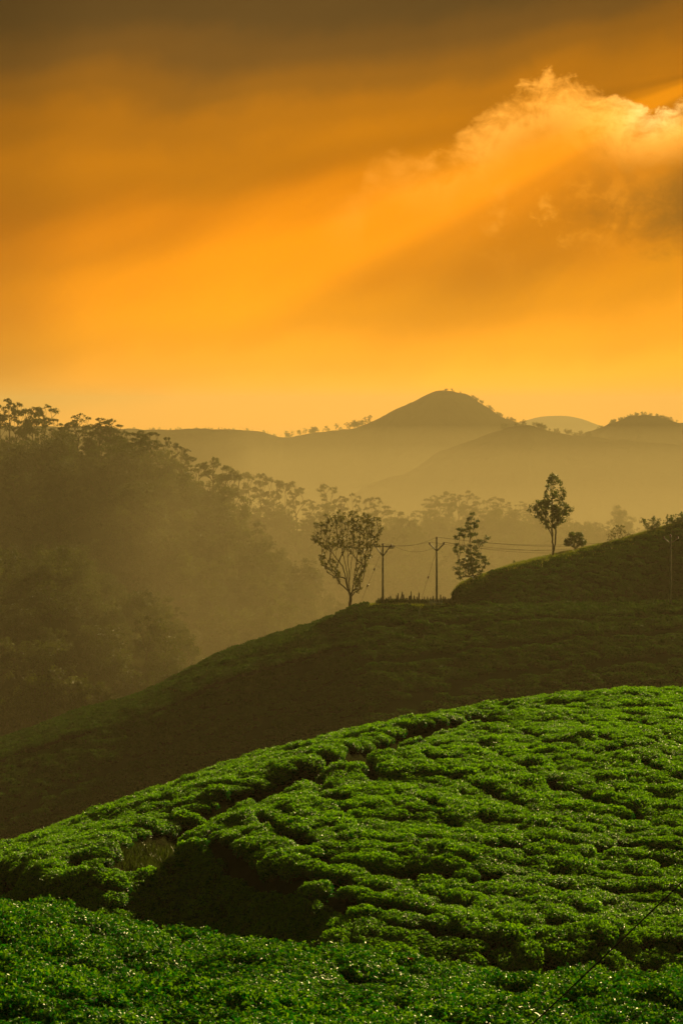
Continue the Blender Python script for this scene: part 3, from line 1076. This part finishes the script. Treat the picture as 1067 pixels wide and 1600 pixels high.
def traced_tree(name, label, hill, px0, y0, ppm, stems, polys, seed, ntips, per, size, ln, wd, mat, depth, tip_r, upw=1.6, flat=.8, skin=0.0, minz=None, step=.35, bend=.35, jit=.04, upl=.2, maxr=9):
    """stems: polylines (dx, dz) in metres from the base; polys: crown outlines (dx, dz); the crown is as deep as it is wide"""
    t = Tree(seed)
    rng = t.rng
    z0 = float(hill.h(px0, y0)) - .1
    first = t.poly([(a, 0 if k == 0 else rng.normal(0, .1), b) for k, (a, b) in enumerate(stems[0])], step, None, jit)
    for st in stems[1:]:
        pz = np.array([q[2] for q in t.p])
        k = int(np.argmin([np.hypot(q[0] - st[0][0], q[2] - st[0][1]) for q in t.p]))
        dy = rng.uniform(-1, 1) * depth * .6
        t.poly([(a, dy * (kk + 1) / len(st[1:]), b) for kk, (a, b) in enumerate(st[1:])], step, k, jit)
    tips = []
    for pl in polys:
        xs, zs = [q[0] for q in pl], [q[1] for q in pl]
        cx, w2, czm, h2 = (min(xs) + max(xs)) / 2, (max(xs) - min(xs)) / 2, (min(zs) + max(zs)) / 2, (max(zs) - min(zs)) / 2
        ar = lambda g: abs(sum(g[i_][0] * g[i_ - 1][1] - g[i_ - 1][0] * g[i_][1] for i_ in range(len(g))))
        cnt = max(1, int(ntips * ar(pl) / sum(ar(g) for g in polys)))
        while cnt:
            a, b = rng.uniform(min(xs), max(xs)), rng.uniform(min(zs), max(zs))
            if not inside(pl, a, b):
                continue
            e = math.hypot((a - cx) / w2, (b - czm) / h2)
            if rng.random() < skin * (1 - e):
                continue
            dm = depth * math.sqrt(max(0.02, 1 - min(1, ((a - cx) / w2)**2)))
            tips.append(np.array((a, rng.uniform(-1, 1) * dm, b)) + rng.normal(0, .045 * w2, 3))
            cnt -= 1
    tips.sort(key=lambda q: np.linalg.norm(q))
    for q in tips:
        t.attach(q, step, upw, jit, minz, bend)
    base = ((px0 - CX) / F * y0, y0, z0)
    return place_tree(name, label, 'tree', base, t.wood('trunk', M['bark'], tip_r, maxr=maxr), crown_mesh('crown', rng, tips, per, size, ln, wd, mat, flat, upl))


def rel(px0, py0, y, pts):
    return [((a - px0) / F * y, (py0 - b) / F * y) for a, b in pts]


# large fan-shaped tree on the edge of the ridge
y0 = float(ridge.ys(547)) - 1.0
ra = lambda pts: rel(547, 950, y0, pts)
traced_tree('fan_shaped_tree', 'large fan-shaped tree with many upright bare limbs beside the first pole', ridge, 547, y0, 0,
            [ra([(547, 952), (547, 935), (546, 918), (545, 900)]), ra([(547, 925), (540, 900), (537, 885), (520, 862), (505, 838), (492, 826)]),
             ra([(546, 915), (541, 885), (534, 855), (526, 825), (520, 806)]), ra([(545, 900), (544, 870), (541, 835), (540, 800)]),
             ra([(547, 930), (553, 900), (557, 870), (562, 835), (568, 802)]), ra([(551, 905), (562, 880), (575, 852), (592, 826)]),
             ra([(546, 905), (549, 875), (553, 845), (552, 805)])],
            [ra([(487, 832), (492, 815), (510, 802), (525, 797), (545, 793), (570, 796), (588, 806), (597, 822), (588, 848), (565, 862), (540, 858), (515, 856), (497, 848)]),
             ra([(498, 880), (500, 855), (520, 865), (532, 890), (530, 912), (515, 890)]),
             ra([(560, 862), (580, 860), (572, 885), (562, 915), (553, 925), (553, 890)])],
            41, 480, 13, .32, .26, .14, M['dry'], 3.6, .017, 1.5, .8, .35, minz=1.5, step=.5, bend=.3, maxr=.34)
# feathery conical tree at the foot of the knoll
y0 = float(knoll.ys(738)) - 1.5
rb = lambda pts: rel(739, 908, y0, [(735 + (a_ - 735) * 1.1, b_) for a_, b_ in pts])
traced_tree('feathery_tree', 'feathery conical tree with layered foliage at the foot of the knoll', knoll, 739, y0, 0,
            [rb([(739, 910), (736, 880), (735, 850), (735, 820), (736, 802)]), rb([(736, 870), (745, 858), (755, 842)]), rb([(736, 862), (725, 852), (712, 852)])],
            [rb([(727, 838), (730, 815), (736, 800), (744, 806), (746, 822), (742, 840)]), rb([(712, 838), (722, 823), (730, 828), (728, 842), (718, 846)]),
             rb([(704, 856), (715, 848), (727, 856), (722, 866), (708, 862)]), rb([(742, 848), (752, 835), (763, 838), (757, 848), (747, 856)]),
             rb([(712, 878), (730, 864), (746, 862), (760, 872), (758, 884), (738, 890), (714, 893)]), rb([(714, 896), (736, 884), (754, 890), (748, 905), (722, 908)]),
             rb([(728, 860), (736, 842), (746, 856), (742, 870)])],
            43, 170, 34, .44, .26, .11, M['dark_leaf'], 2.0, .018, 1.35, .55, 0, minz=.6, step=.4, maxr=.2)
# tall tree on the knoll with two stems
y0 = float(knoll.ys(863)) - 1.5
rc = lambda pts: rel(863, 874, y0, pts)
traced_tree('twin_stemmed_tree', 'tall leafy tree with two thin stems standing alone on the knoll', knoll, 863, y0, 0,
            [rc([(863, 876), (863, 850), (862, 820), (862, 790), (861, 748)]), rc([(864, 872), (867, 850), (868, 825), (872, 800)]),
             rc([(863, 826), (852, 808), (838, 798)]), rc([(867, 826), (880, 805), (888, 792)])],
            [rc([(849, 790), (851, 768), (857, 750), (862, 742), (872, 752), (881, 770), (878, 790), (866, 800)]),
             rc([(825, 800), (836, 786), (850, 784), (858, 800), (852, 824), (838, 812)]),
             rc([(862, 800), (880, 788), (894, 794), (886, 808), (872, 824), (862, 822)]), rc([(848, 800), (862, 790), (876, 800), (868, 826), (852, 826)])],
            47, 190, 22, .44, .30, .17, M['dark_leaf'], 2.2, .02, 1.5, .9, .1, minz=3.0, step=.4, maxr=.17)
# small round tree
y0 = float(knoll.ys(898)) + 3
rd = lambda pts: rel(899, 866, y0, pts)
traced_tree('round_topped_tree', 'small dark round-topped tree on the knoll right of the twin-stemmed tree', knoll, 899, y0, 0,
            [rd([(899, 868), (898, 858), (897, 846)]), rd([(899, 860), (906, 850), (911, 845)]), rd([(898, 860), (888, 852), (884, 850)])],
            [rd([(881, 852), (884, 842), (892, 835), (902, 834), (910, 839), (915, 850), (908, 854), (890, 858)])],
            51, 70, 28, .42, .26, .15, M['dark_leaf'], 1.5, .02, 1.4, .7, .2, step=.3, maxr=.13)
# shrubs along the knoll's top
y0 = float(knoll.ys(965)) - 1
r1 = lambda pts: rel(966, 848, y0, pts)
traced_tree('pale_shrub', 'thin pale sunlit shrub with open twigs on the knoll', knoll, 966, y0, 0,
            [r1([(966, 850), (965, 838), (962, 826)]), r1([(966, 846), (976, 838), (988, 832)])],
            [r1([(945, 846), (950, 830), (960, 818), (974, 822), (990, 834), (985, 846), (964, 848)])],
            53, 60, 9, .32, .22, .13, M['dry'], 1.6, .014, 1.5, .8, 0, step=.3, maxr=.07)
y0 = float(knoll.ys(1017)) - 1
r2 = lambda pts: rel(1018, 832, y0, pts)
traced_tree('ragged_shrub', 'ragged dark shrub with a long side twig on the knoll', knoll, 1018, y0, 0,
            [r2([(1018, 834), (1018, 824), (1020, 812)]), r2([(1018, 826), (1008, 818), (997, 812)]), r2([(1018, 826), (1026, 818), (1031, 811)])],
            [r2([(1010, 832), (1010, 818), (1020, 807), (1031, 810), (1030, 824), (1028, 833)]), r2([(997, 816), (1000, 809), (1008, 812), (1010, 822)])],
            55, 90, 12, .30, .22, .13, M['dark_leaf'], 1.2, .014, 1.5, .8, 0, step=.3, maxr=.07)
y0 = float(knoll.ys(1052)) - 1
r3 = lambda pts: rel(1054, 822, y0, pts)
traced_tree('dense_shrub', 'dense dark shrub on the knoll cut by the right edge', knoll, 1054, y0, 0,
            [r3([(1054, 826), (1054, 815), (1056, 806)])],
            [r3([(1034, 828), (1036, 816), (1048, 806), (1060, 803), (1078, 806), (1092, 816), (1094, 824), (1060, 828)])],
            57, 90, 22, .42, .26, .15, M['dark_leaf'], 1.8, .016, 1.5, .8, 0, step=.3, maxr=.08)
y0 = float(knoll.ys(803)) - .5
r4 = lambda pts: rel(802, 886, y0, pts)
traced_tree('knoll_sapling', 'tiny sapling on the knoll between feathery and twin-stemmed trees', knoll, 802, y0, 0,
            [r4([(802, 888), (803, 882), (803, 877)])], [r4([(799, 886), (801, 876), (805, 876), (806, 886)])],
            59, 8, 10, .2, .2, .1, M['dark_leaf'], .2, .012, 1.5, 1.0, 0, step=.2, maxr=.04)


# ---- eucalyptus and broad forest trees, reused
def gum_tree(seed, H=17.0):
    t = Tree(seed)
    rng = t.rng
    lean = rng.normal(0, .05, 2)
    top = H * .86
    trunk = [(0, 0, 0)] + [(lean[0] * z + rng.normal(0, .15), lean[1] * z + rng.normal(0, .15), z) for z in np.linspace(top * .25, top, 4)]
    t.poly(trunk, .9, None, .04)
    tips, cl = [], []
    nd = rng.integers(11, 15)
    for k in range(nd):
        z = H * rng.uniform(.46, .95)
        reach = H * .25 * (1.1 - abs(z / H - .74) * 1.8) * rng.uniform(.5, 1.1)
        if k == 0:
            z, reach = H * .96, .4
        a = rng.uniform(0, 6.28)
        c = np.array((lean[0] * z + reach * math.cos(a), lean[1] * z + reach * math.sin(a), z))
        cr = H * rng.uniform(.06, .10)
        for _ in range(9):
            b = rng.uniform(0, 6.28)
            rr = cr * math.sqrt(rng.random())
            q = c + np.array((rr * math.cos(b), rr * math.sin(b), (cr * cr - rr * rr) ** .5 * .95 - cr * .3))
            tips.append(q)
    tips.sort(key=lambda q: q[2])
    for q in tips:
        t.attach(q, .9, 1.45, .06, H * .3)
    return t.wood('trunk', M['bark'], .035, 2.2, 5, .28), crown_mesh('crown', rng, tips, 20, H * .036, .46, .24, M['gum'], .8, .1)


def broad_tree(seed, H=12.0):
    t = Tree(seed)
    rng = t.rng
    t.poly([(0, 0, 0), (rng.normal(0, .2), rng.normal(0, .2), H * .4), (rng.normal(0, .4), rng.normal(0, .4), H * .82)], .9, None, .05)
    tips = []
    for k in range(rng.integers(13, 18)):
        a, z = rng.uniform(0, 6.28), H * rng.uniform(.26, .92)
        reach = H * .33 * math.sqrt(max(.05, 1 - ((z / H - .5) / .52)**2)) * rng.uniform(.5, 1.05)
        c = np.array((reach * math.cos(a), reach * math.sin(a), z))
        cr = H * rng.uniform(.09, .15)
        for _ in range(6):
            q = c + unit(rng, 1)[0] * cr * np.array((1, 1, .6))
            tips.append(q)
    tips.sort(key=lambda q: q[2])
    for q in tips:
        t.attach(q, 1.2, 1.4, .05, H * .12)
    return t.wood('trunk', M['bark'], .03, 2.2, 4, .25), crown_mesh('crown', rng, tips, 36, H * .085, .40, .24, M['gum'], .75, .1)


gums = [gum_tree(100 + k) for k in range(9)]
broads = [broad_tree(130 + k) for k in range(6)]


def joined(name, pair):
    """trunk and crown as one mesh for masses of trees and for far small trees"""
    vs, fs, mi, mats, off = [], [], [], [], 0
    for k, me in enumerate(pair):
        v = np.zeros(len(me.vertices) * 3, np.float32)
        me.vertices.foreach_get('co', v)
        f = np.zeros(len(me.polygons) * 3, np.int32)
        me.polygons.foreach_get('vertices', f)
        vs.append(v.reshape(-1, 3))
        fs.append(f.reshape(-1, 3) + off)
        mi.append(np.full(len(me.polygons), k))
        mats.append(me.materials[0])
        off += len(me.vertices)
    return mesh_np(name, np.vstack(vs), np.vstack(fs), mats, np.concatenate(mi))


mass = [joined('forest_tree', p) for p in broads] + [joined('forest_gum', p) for p in gums[:3]]


def forest(name, hill, label, px0, px1, yfun, cell, seed, smin, smax, gumshare=.2, keep=None):
    rng = np.random.default_rng(seed)
    pts = []
    ymid = float(hill.ys((px0 + px1) / 2))
    y0, y1 = yfun
    for yy in np.arange(ymid + y0, ymid + y1, cell):
        for xx in np.arange((px0 - CX) / F * yy, (px1 - CX) / F * yy, cell):
            pts.append((xx + rng.uniform(-.5, .5) * cell, yy + rng.uniform(-.5, .5) * cell))
    pts = np.array(pts)
    if keep is not None:
        pts = pts[keep(CX + pts[:, 0] / pts[:, 1] * F, pts[:, 1])]
    if name == 'forest' and hill is f_left:
        a_ = CX + pts[:, 0] / pts[:, 1] * F
        pts = pts[~((a_ < 80) & (pts[:, 1] > hill.ys(a_) - 18))]
    n = len(pts)
    rots = np.column_stack([rng.normal(0, .04, n), rng.normal(0, .04, n), rng.uniform(0, 6.28, n)])
    s = smin + (smax - smin) * rng.random(n) ** 1.6
    t_ = pts[:, 1] - hill.ys(CX + pts[:, 0] / pts[:, 1] * F)
    s = s * np.where(t_ > -30, .68 if hill is f_left or hill is f_low else .42, 1.0)
    idx = np.where(rng.random(n) < gumshare, rng.integers(6, 9, n), rng.integers(0, 6, n))
    s = np.where(idx > 5, s * .8, s)
    return instances(name, hill, pts, rots, np.column_stack([s, s, s * rng.uniform(.85, 1.2, n)]), idx, mass, label, 'forest', -.4)


forest('forest', f_left, 'hazy mass of forest covering the large hill at left', -160, 640, (-380, 40), 7.6, 61, .55, 1.4, .16)
forest('forest', f_low, 'nearer clump of forest low at left with sunlit edges', -140, 400, (-150, 30), 6.4, 62, .5, 1.1, .12)
forest('forest', f_mid, 'pale band of forest in the valley behind the fan-shaped tree', 60, 760, (-130, 30), 8.0, 63, .5, 1.2, .12)
forest('forest', f_right, 'faint band of forest on the low hill in the middle distance', 440, 1180, (-150, 30), 8.5, 64, .5, 1.2, .12)

ordn = ['first', 'second', 'third', 'fourth', 'fifth', 'sixth', 'seventh', 'eighth', 'ninth', 'tenth', 'eleventh', 'twelfth', 'thirteenth', 'fourteenth', 'fifteenth',
        'sixteenth', 'seventeenth', 'eighteenth', 'nineteenth', 'twentieth', 'twenty-first', 'twenty-second', 'twenty-third', 'twenty-fourth', 'twenty-fifth', 'twenty-sixth']


def skyline(hill, spots, where, group, seed, dy=-4):
    """spots: (pixel column, pixel row of the tree top)"""
    rng = np.random.default_rng(seed)
    for k, (px, py) in enumerate(sorted(spots)):
        y = float(hill.ys(px)) + dy + rng.uniform(-6, 3)
        z = float(hill.h(px, y)) - .4
        H = (HY - py) / F * y - z
        g = gums[(k * 5 + seed) % len(gums)]
        s = max(.35, H / 17.0)
        place_tree('eucalyptus_tree', '%s eucalyptus from the left along %s' % (ordn[k], where), 'tree', ((px - CX) / F * y, y, z), g[0], g[1], group,
                   rz=rng.uniform(0, 6.28), scale=(s * rng.uniform(.85, 1.05) * (1.0 if s > .95 else 1.25),) * 2 + (s,))


skyline(f_left, [(3, 632), (16, 624), (28, 640), (44, 640), (54, 638), (67, 634), (88, 655), (106, 660), (121, 648), (138, 664), (155, 654), (171, 656), (184, 672),
                 (205, 678), (222, 674), (236, 676), (262, 684), (287, 700), (310, 726), (331, 716), (349, 730), (362, 742)],
        'the crest of the large forested hill', 'eucalyptus trees on the large wooded hill', 1)
skyline(f_mid, [(370, 732), (392, 740), (404, 742), (432, 748), (446, 756), (464, 753), (486, 782), (514, 758), (530, 776), (553, 772), (582, 778), (598, 784), (622, 798)],
        'the pale valley treeline behind the fan-shaped tree', 'eucalyptus trees in the hazy valley', 2)
skyline(f_right, [(650, 798), (668, 780), (682, 776), (702, 769), (716, 774), (728, 768), (748, 784), (768, 780), (780, 777), (796, 785), (811, 784), (826, 792)],
        'the faint low hill behind the power poles', 'eucalyptus trees on the low hazy hill', 4)

# lit trees low at left, in front of the forest
for (px, py, ln_, lab) in ((74, 1050, .95, 'upright sunlit tree low at left, leftmost of two above the ridge'), (136, 1060, .9, 'upright sunlit tree low at left, rightmost of two above the ridge'),
                           (14, 1100, .8, 'dim round tree at the left edge low above the ridge')):
    y = 470.0
    b = broads[int(px) % 6]
    z = float(f_low.h(px, y))
    z = max(z, (HY - py) / F * y - 13)
    H = (HY - py) / F * y - z
    place_tree('forest_edge_tree', lab, 'tree', ((px - CX) / F * y, y, z), b[0], b[1], None, rz=px, scale=(ln_, ln_, H / 11.5))

# tiny trees on the far ridges
small = [joined('ridge_tree', gums[k]) for k in (3, 4, 5)] + [joined('ridge_tree', broads[k]) for k in (0, 2)]
rr = np.random.default_rng(71)


def ridge_trees(hill, cols, hmin, hmax, label, group, bushy):
    for px in cols:
        y = float(hill.ys(px)) - 2
        z = float(hill.h(px, y)) - 1.2
        H = rr.uniform(hmin, hmax)
        k = rr.integers(3, 5) if rr.random() < bushy else rr.integers(0, 3)
        o = obj('ridge_tree', small[k], None, ((px - CX) / F * y, y, z))
        s = H / (12 if k > 2 else 17)
        o.scale = (s * 1.1, s * 1.1, s)
        o.rotation_euler = (0, 0, rr.uniform(0, 6.28))
        tag(o, label, 'tree', group)


ridge_trees(m_main, np.sort(rr.uniform(200, 440, 46)), 2.0, 5, 'tiny tree on the long flat ridge left of the peak', 'trees on the long flat ridge', .5)
ridge_trees(m_main, np.r_[rr.uniform(446, 505, 22), rr.uniform(505, 545, 8)], 4, 11, 'small tree in the dip of the far ridge below the peak', 'trees in the dip of the far ridge', .4)
ridge_trees(m_main, rr.uniform(545, 582, 18), 4, 12, 'small tree on the far ridge where it climbs to the peak', 'trees where the ridge climbs to the peak', .4)
ridge_trees(m_main, np.r_[rr.uniform(690, 735, 5), 738 + 95 * rr.random(44) ** 1.4], 3, 6.5, 'tiny bushy tree on the right shoulder of the peak', 'trees on the shoulder of the peak', .9)
ridge_trees(m_spur, np.r_[rr.uniform(780, 860, 26), rr.uniform(860, 925, 26)], 3, 7, 'tiny tree along the saddle right of the peak', 'trees along the saddle', .6)
ridge_trees(m_right, rr.uniform(930, 1075, 46), 3, 6, 'tiny tree on the rounded mountain at the right edge', 'trees on the right mountain', .9)

# ---------------------------------------------------------------- power line
def insulator(parent, c, s=1.0):
    mb = MB()
    mb.lathe((0, 0, 0), [(.02 * s, -.02), (.09 * s, 0), (.11 * s, .06), (.06 * s, .09), (.10 * s, .13), (.11 * s, .17), (.05 * s, .22), (.06 * s, .28), (.03 * s, .32), (.001, .33)], 8)
    obj('insulator', mb.mesh('insulator', M['porcelain'], True), parent, c)


def pole_base(px, hill, y, name, label):
    z = float(hill.h(px, y)) - .6
    e = empty(name, ((px - CX) / F * y, y, z))
    return tag(e, label, 'utility pole', 'poles of the power line'), z


def zpix(py, y, z):
    return (HY - py) / F * y - z


PX = []
# first pole: level crossarm with V braces
y1 = float(ridge.ys(598)) - 2.0
e, z1 = pole_base(598, ridge, y1, 'utility_pole', 'slim concrete pole with level crossarm and V braces beside the fan-shaped tree')
ht = zpix(852, y1, z1)
mb = MB(); mb.tube([(0, 0, 0), (0, 0, ht)], [.17, .105], 8); obj('shaft', mb.mesh('shaft', M['concrete'], True), e)
za = zpix(854, y1, z1)
mb = MB(); mb.box((.15, -.14, za), (2.75, .10, .12)); obj('crossarm', mb.mesh('crossarm', M['steel']), e)
for sx in (-1, 1):
    mb = MB(); mb.tube([(0, -.16, zpix(869, y1, z1)), (sx * 1.0, -.16, za)], .08, 6); obj('brace', mb.mesh('brace', M['steel']), e)
mb = MB(); mb.box((.95, -.30, za), (1.25, .22, .16)); mb.box((1.1, -.30, za - .2), (.7, .16, .14)); obj('switch_gear', mb.mesh('switch_gear', M['steel']), e)
tops1 = []
for dx_ in (-1.1, 0, 1.15):
    zz = za + .06 if dx_ else ht
    insulator(e, (dx_, -.14 if dx_ else 0, zz), 1.6)
    tops1.append(np.array(((598 - CX) / F * y1 + dx_, y1 - (.14 if dx_ else 0), z1 + zz + .26)))
# second pole: Y of two raised arms
y2 = float(ridge.ys(682)) - 2.0
e, z2 = pole_base(682, ridge, y2, 'utility_pole', 'slim concrete pole with V-shaped raised arms in the fence line')
ht = zpix(842, y2, z2)
mb = MB(); mb.tube([(0, 0, 0), (0, 0, ht)], [.17, .105], 8); obj('shaft', mb.mesh('shaft', M['concrete'], True), e)
tops2 = []
for sx in (-1, 1):
    mb = MB(); mb.tube([(0, -.10, zpix(861, y2, z2)), (sx * .65, -.10, zpix(853.5, y2, z2)), (sx * .98, -.10, zpix(850, y2, z2))], .09, 6); obj('arm', mb.mesh('arm', M['steel'], True), e)
    insulator(e, (sx * .98, -.10, zpix(850.5, y2, z2)), 1.6)
    tops2.append(np.array(((682 - CX) / F * y2 + sx * .98, y2 - .10, z2 + zpix(850, y2, z2) + .26)))
insulator(e, (0, 0, ht), 1.6)
tops2.insert(1, np.array(((682 - CX) / F * y2, y2, z2 + ht + .26)))
# third pole in front of the knoll
y3 = float(ridge.ys(1047)) - 6.0
e, z3 = pole_base(1047, ridge, y3, 'utility_pole', 'dim pole with raised arms standing against the shaded knoll near the right edge')
ht = zpix(838, y3, z3)
mb = MB(); mb.tube([(0, 0, 0), (0, 0, ht)], [.18, .11], 8); obj('shaft', mb.mesh('shaft', M['concrete'], True), e)
tops3 = []
for sx in (-1, 1):
    mb = MB(); mb.tube([(0, -.10, ht - 1.0), (sx * .98, -.10, ht - .25)], .08, 6); obj('arm', mb.mesh('arm', M['steel'], True), e)
    insulator(e, (sx * .98, -.10, ht - .28), 1.6)
    tops3.append(np.array(((1047 - CX) / F * y3 + sx * .98, y3 - .10, z3 + ht)))
insulator(e, (0, 0, ht), 1.6)
tops3.insert(1, np.array(((1047 - CX) / F * y3, y3, z3 + ht + .26)))


def wire(name, a, b, sag, r, label, group=None, n=24):
    t = np.linspace(0, 1, n)
    p = a + (b - a) * t[:, None]
    p[:, 2] -= sag * 4 * t * (1 - t)
    mb = MB(); mb.tube(p, r, 5)
    return tag(obj(name, mb.mesh(name, M['wire'], True)), label, 'power line', group)


for k, nm in enumerate(('nearer left', 'middle', 'nearer right')):
    pos = ('left arms', 'pole tops', 'right arms')[k]
    wire('power_wire', tops1[k], tops2[k], (.35, .75, 1.2)[k], .016, 'sagging wire between the two fence-line poles, from their %s' % pos, 'wires of the power line')
    wire('power_wire', tops2[k], tops3[k], (1.5, 1.3, 1.9)[k], .016, 'long wire crossing to the dim pole at right, from the %s' % pos, 'wires of the power line')
# wires carried on to a pole behind the knoll
for k, (pa, pb2) in enumerate(((848, 812), (852, 818))):
    a = tops2[2 if k else 1]
    b = P(1090, pb2 + 14, 520.0)
    wire('power_wire', a, b, 2.4, .02, ('upper' if k == 0 else 'lower') + ' faint wire running off behind the knoll', 'wires of the power line', 30)

# stay wires with egg insulators
def stay(a, ground_px, hill, y, label, bead):
    b = np.array(((ground_px - CX) / F * y, y, float(hill.h(ground_px, y)) - .1))
    e = empty('stay_wire', tuple(b))
    tag(e, label, 'stay wire', 'stay wires of the poles')
    mb = MB(); mb.tube(np.array([b, a]) - b, .018, 5); obj('cable', mb.mesh('cable', M['wire'], True), e)
    for q in bead:
        c = (a - b) * q
        d = (a - b) / np.linalg.norm(a - b)
        mb = MB(); mb.tube([c - d * .22, c - d * .12, c + d * .12, c + d * .22], [.04, .11, .11, .04], 7)
        obj('insulator', mb.mesh('insulator', M['porcelain'], True), e)


stay(np.array(((598 - CX) / F * y1 - .05, y1 - .1, z1 + zpix(858, y1, z1))), 560, ridge, y1 - 1, 'stay wire with two insulators slanting down left from the crossarm pole', (.38, .66))
stay(np.array(((682 - CX) / F * y2 - .05, y2 - .1, z2 + zpix(860, y2, z2))), 655, ridge, y2 - 1, 'stay wire with one insulator slanting down left from the V-armed pole', (.52,))

# ---------------------------------------------------------------- fence
fe = empty('picket_fence', tuple(P(645, 945, y1)))
tag(fe, 'rough low picket fence of uneven dark stakes between the two poles', 'fence')
rf = np.random.default_rng(31)
base_f = np.array(fe.location)
stake_meshes = []
for k in range(5):
    mb = MB()
    w, h_ = rf.uniform(.09, .14), 1.0
    mb.tube([(0, 0, -.3), (rf.normal(0, .02), 0, .5), (rf.normal(0, .04), 0, h_), (rf.normal(0, .04), 0, h_ + .08)], [w, w * .9, w * .75, .02], 6)
    stake_meshes.append(mb.mesh('stake', M['wood'], True))
px = 591.0
cols = []
while px < 708:
    cols.append(px)
    px += rf.uniform(1.6, 5.2)
for px in cols:
    y = float(ridge.ys(px)) - 1.2 + rf.normal(0, .12)
    o = obj('stake', stake_meshes[rf.integers(5)], fe, np.array(((px - CX) / F * y, y, float(ridge.h(px, y)))) - base_f)
    tall = rf.random() < .25
    o.scale = (1, 1, rf.uniform(1.2, 1.7) if tall else rf.uniform(.75, 1.15))
    o.rotation_euler = (rf.normal(0, .05), rf.normal(0, .09), rf.uniform(0, 6))
for hz_ in (.28, .52):
    pts = []
    for px in np.linspace(590, 708, 24):
        y = float(ridge.ys(px)) - 1.36
        pts.append(np.array(((px - CX) / F * y, y, float(ridge.h(px, y)) + hz_ + rf.normal(0, .03))) - base_f)
    mb = MB(); mb.tube(pts, .05, 5)
    obj('rail', mb.mesh('rail', M['wood'], True), fe)
gt = empty('pale_gate', tuple(P(682, 948, y2 - 3)))
tag(gt, 'short run of pale whitewashed pickets in front of the V-armed pole', 'gate')
gb = np.array(gt.location)
for px in (671, 674, 677.5, 681, 686, 689.5):
    y = float(ridge.ys(px)) - 4.0
    mb = MB(); mb.box((0, 0, .35), (.13, .05, .9)); mb.box((0, 0, .83), (.07, .05, .08))
    o = obj('picket', mb.mesh('picket', M['pale_wood']), gt, np.array(((px - CX) / F * y, y, float(ridge.h(px, y)))) - gb)
    o.rotation_euler = (0, rf.normal(0, .05), 0)
mb = MB()
ya, yb = float(ridge.ys(671)) - 3.94, float(ridge.ys(690)) - 3.94
pa = np.array(((670 - CX) / F * ya, ya, float(ridge.h(671, ya)) + .45)) - gb
pb_ = np.array(((691 - CX) / F * yb, yb, float(ridge.h(690, yb)) + .45)) - gb
mb.tube([pa, pb_], .04, 5); obj('rail', mb.mesh('rail', M['pale_wood']), gt)

# rough weeds along the fence
n = 1800
px_ = rg.uniform(588, 708, n)
y_ = ridge.ys(px_) - 1.2 + rg.normal(0, .5, n)
grass_on('weeds', ridge, np.column_stack([(px_ - CX) / F * y_, y_]), .8, 'dark weeds tangled along the picket fence', 25, 'dark_leaf', .14)

# ---------------------------------------------------------------- near cable and a red flower
a, b = P(1150, 1296, 31.0), P(800, 1628, 28.6)
cdir = (b - a)
wire('slanting_cable', a, a + cdir * 1.25, .02, .010, 'thin dark cable slanting across the lower right corner', None, 12)
w_ = near.at(642, 1575)
fl = empty('red_flower', (w_[0], w_[1], w_[2] + .78))
tag(fl, 'single small red flower among the nearest tea bushes', 'flower')
mb = MB()
mb.tube([(0, 0, -.35), (.01, 0, 0)], .006, 5)
obj('stem', mb.mesh('stem', M['twig']), fl)
for k in range(5):
    an = k * 1.2566
    v, f = leaves(np.random.default_rng(k), np.array([[math.cos(an) * .035, math.sin(an) * .035, .02]]), np.array([[math.cos(an), math.sin(an), .7]]), np.array([[0, 0, 1.0]]), np.array([.08]), np.array([.05]))
    obj('petal', mesh_np('petal', v, f, M['red']), fl)

# ---------------------------------------------------------------- haze
mb = MB()
mb.box((0, 3700, -116), (14400, 9400, 320))
hz = obj('haze', mb.mesh('haze', bpy.data.materials.new('haze_air')))
hm = hz.data.materials[0]
hm.use_nodes = True
nt = hm.node_tree
nt.nodes.clear()
ho = nt.nodes.new('ShaderNodeOutputMaterial')
pv = nt.nodes.new('ShaderNodeVolumePrincipled')
pv.inputs['Color'].default_value = (*HAZE_COLOR, 1)
pv.inputs['Density'].default_value = HAZE_DENSITY
pv.inputs['Anisotropy'].default_value = HAZE_G
nt.links.new(pv.outputs[0], ho.inputs['Volume'])
try:
    hm.cycles.homogeneous_volume = True
except Exception:
    pass
tag(hz, 'golden evening haze filling the valley air', 'haze', kind='stuff')

def air_box(name, c, d, dens, g, label):
    mb = MB()
    mb.box(c, d)
    m = bpy.data.materials.new(name + '_air')
    m.use_nodes = True
    t = m.node_tree
    t.nodes.clear()
    oo, p_ = t.nodes.new('ShaderNodeOutputMaterial'), t.nodes.new('ShaderNodeVolumePrincipled')
    p_.inputs['Color'].default_value = (*HAZE_COLOR, 1)
    p_.inputs['Density'].default_value = dens
    p_.inputs['Anisotropy'].default_value = g
    t.links.new(p_.outputs[0], oo.inputs['Volume'])
    return tag(obj(name, mb.mesh(name, m)), label, 'haze', kind='stuff')


for dep, far, dd, lab in ((10, 1560, 1.0, 'thin golden mist reaching up to the wooded crests'), (22, 1540, 1.0, 'golden mist lying in the valley beyond the dark ridge'),
                          (46, 1520, 1.2, 'thicker golden mist on the valley floor below the wooded hills')):
    air_box('valley_mist', (2950 - dep * .3, (far + 480 + dep * .2) / 2, -(dep + 270) / 2), (6020 - dep, far - 480 - dep * .2, 270 - dep), MIST_DENSITY * dd, HAZE_G, lab)
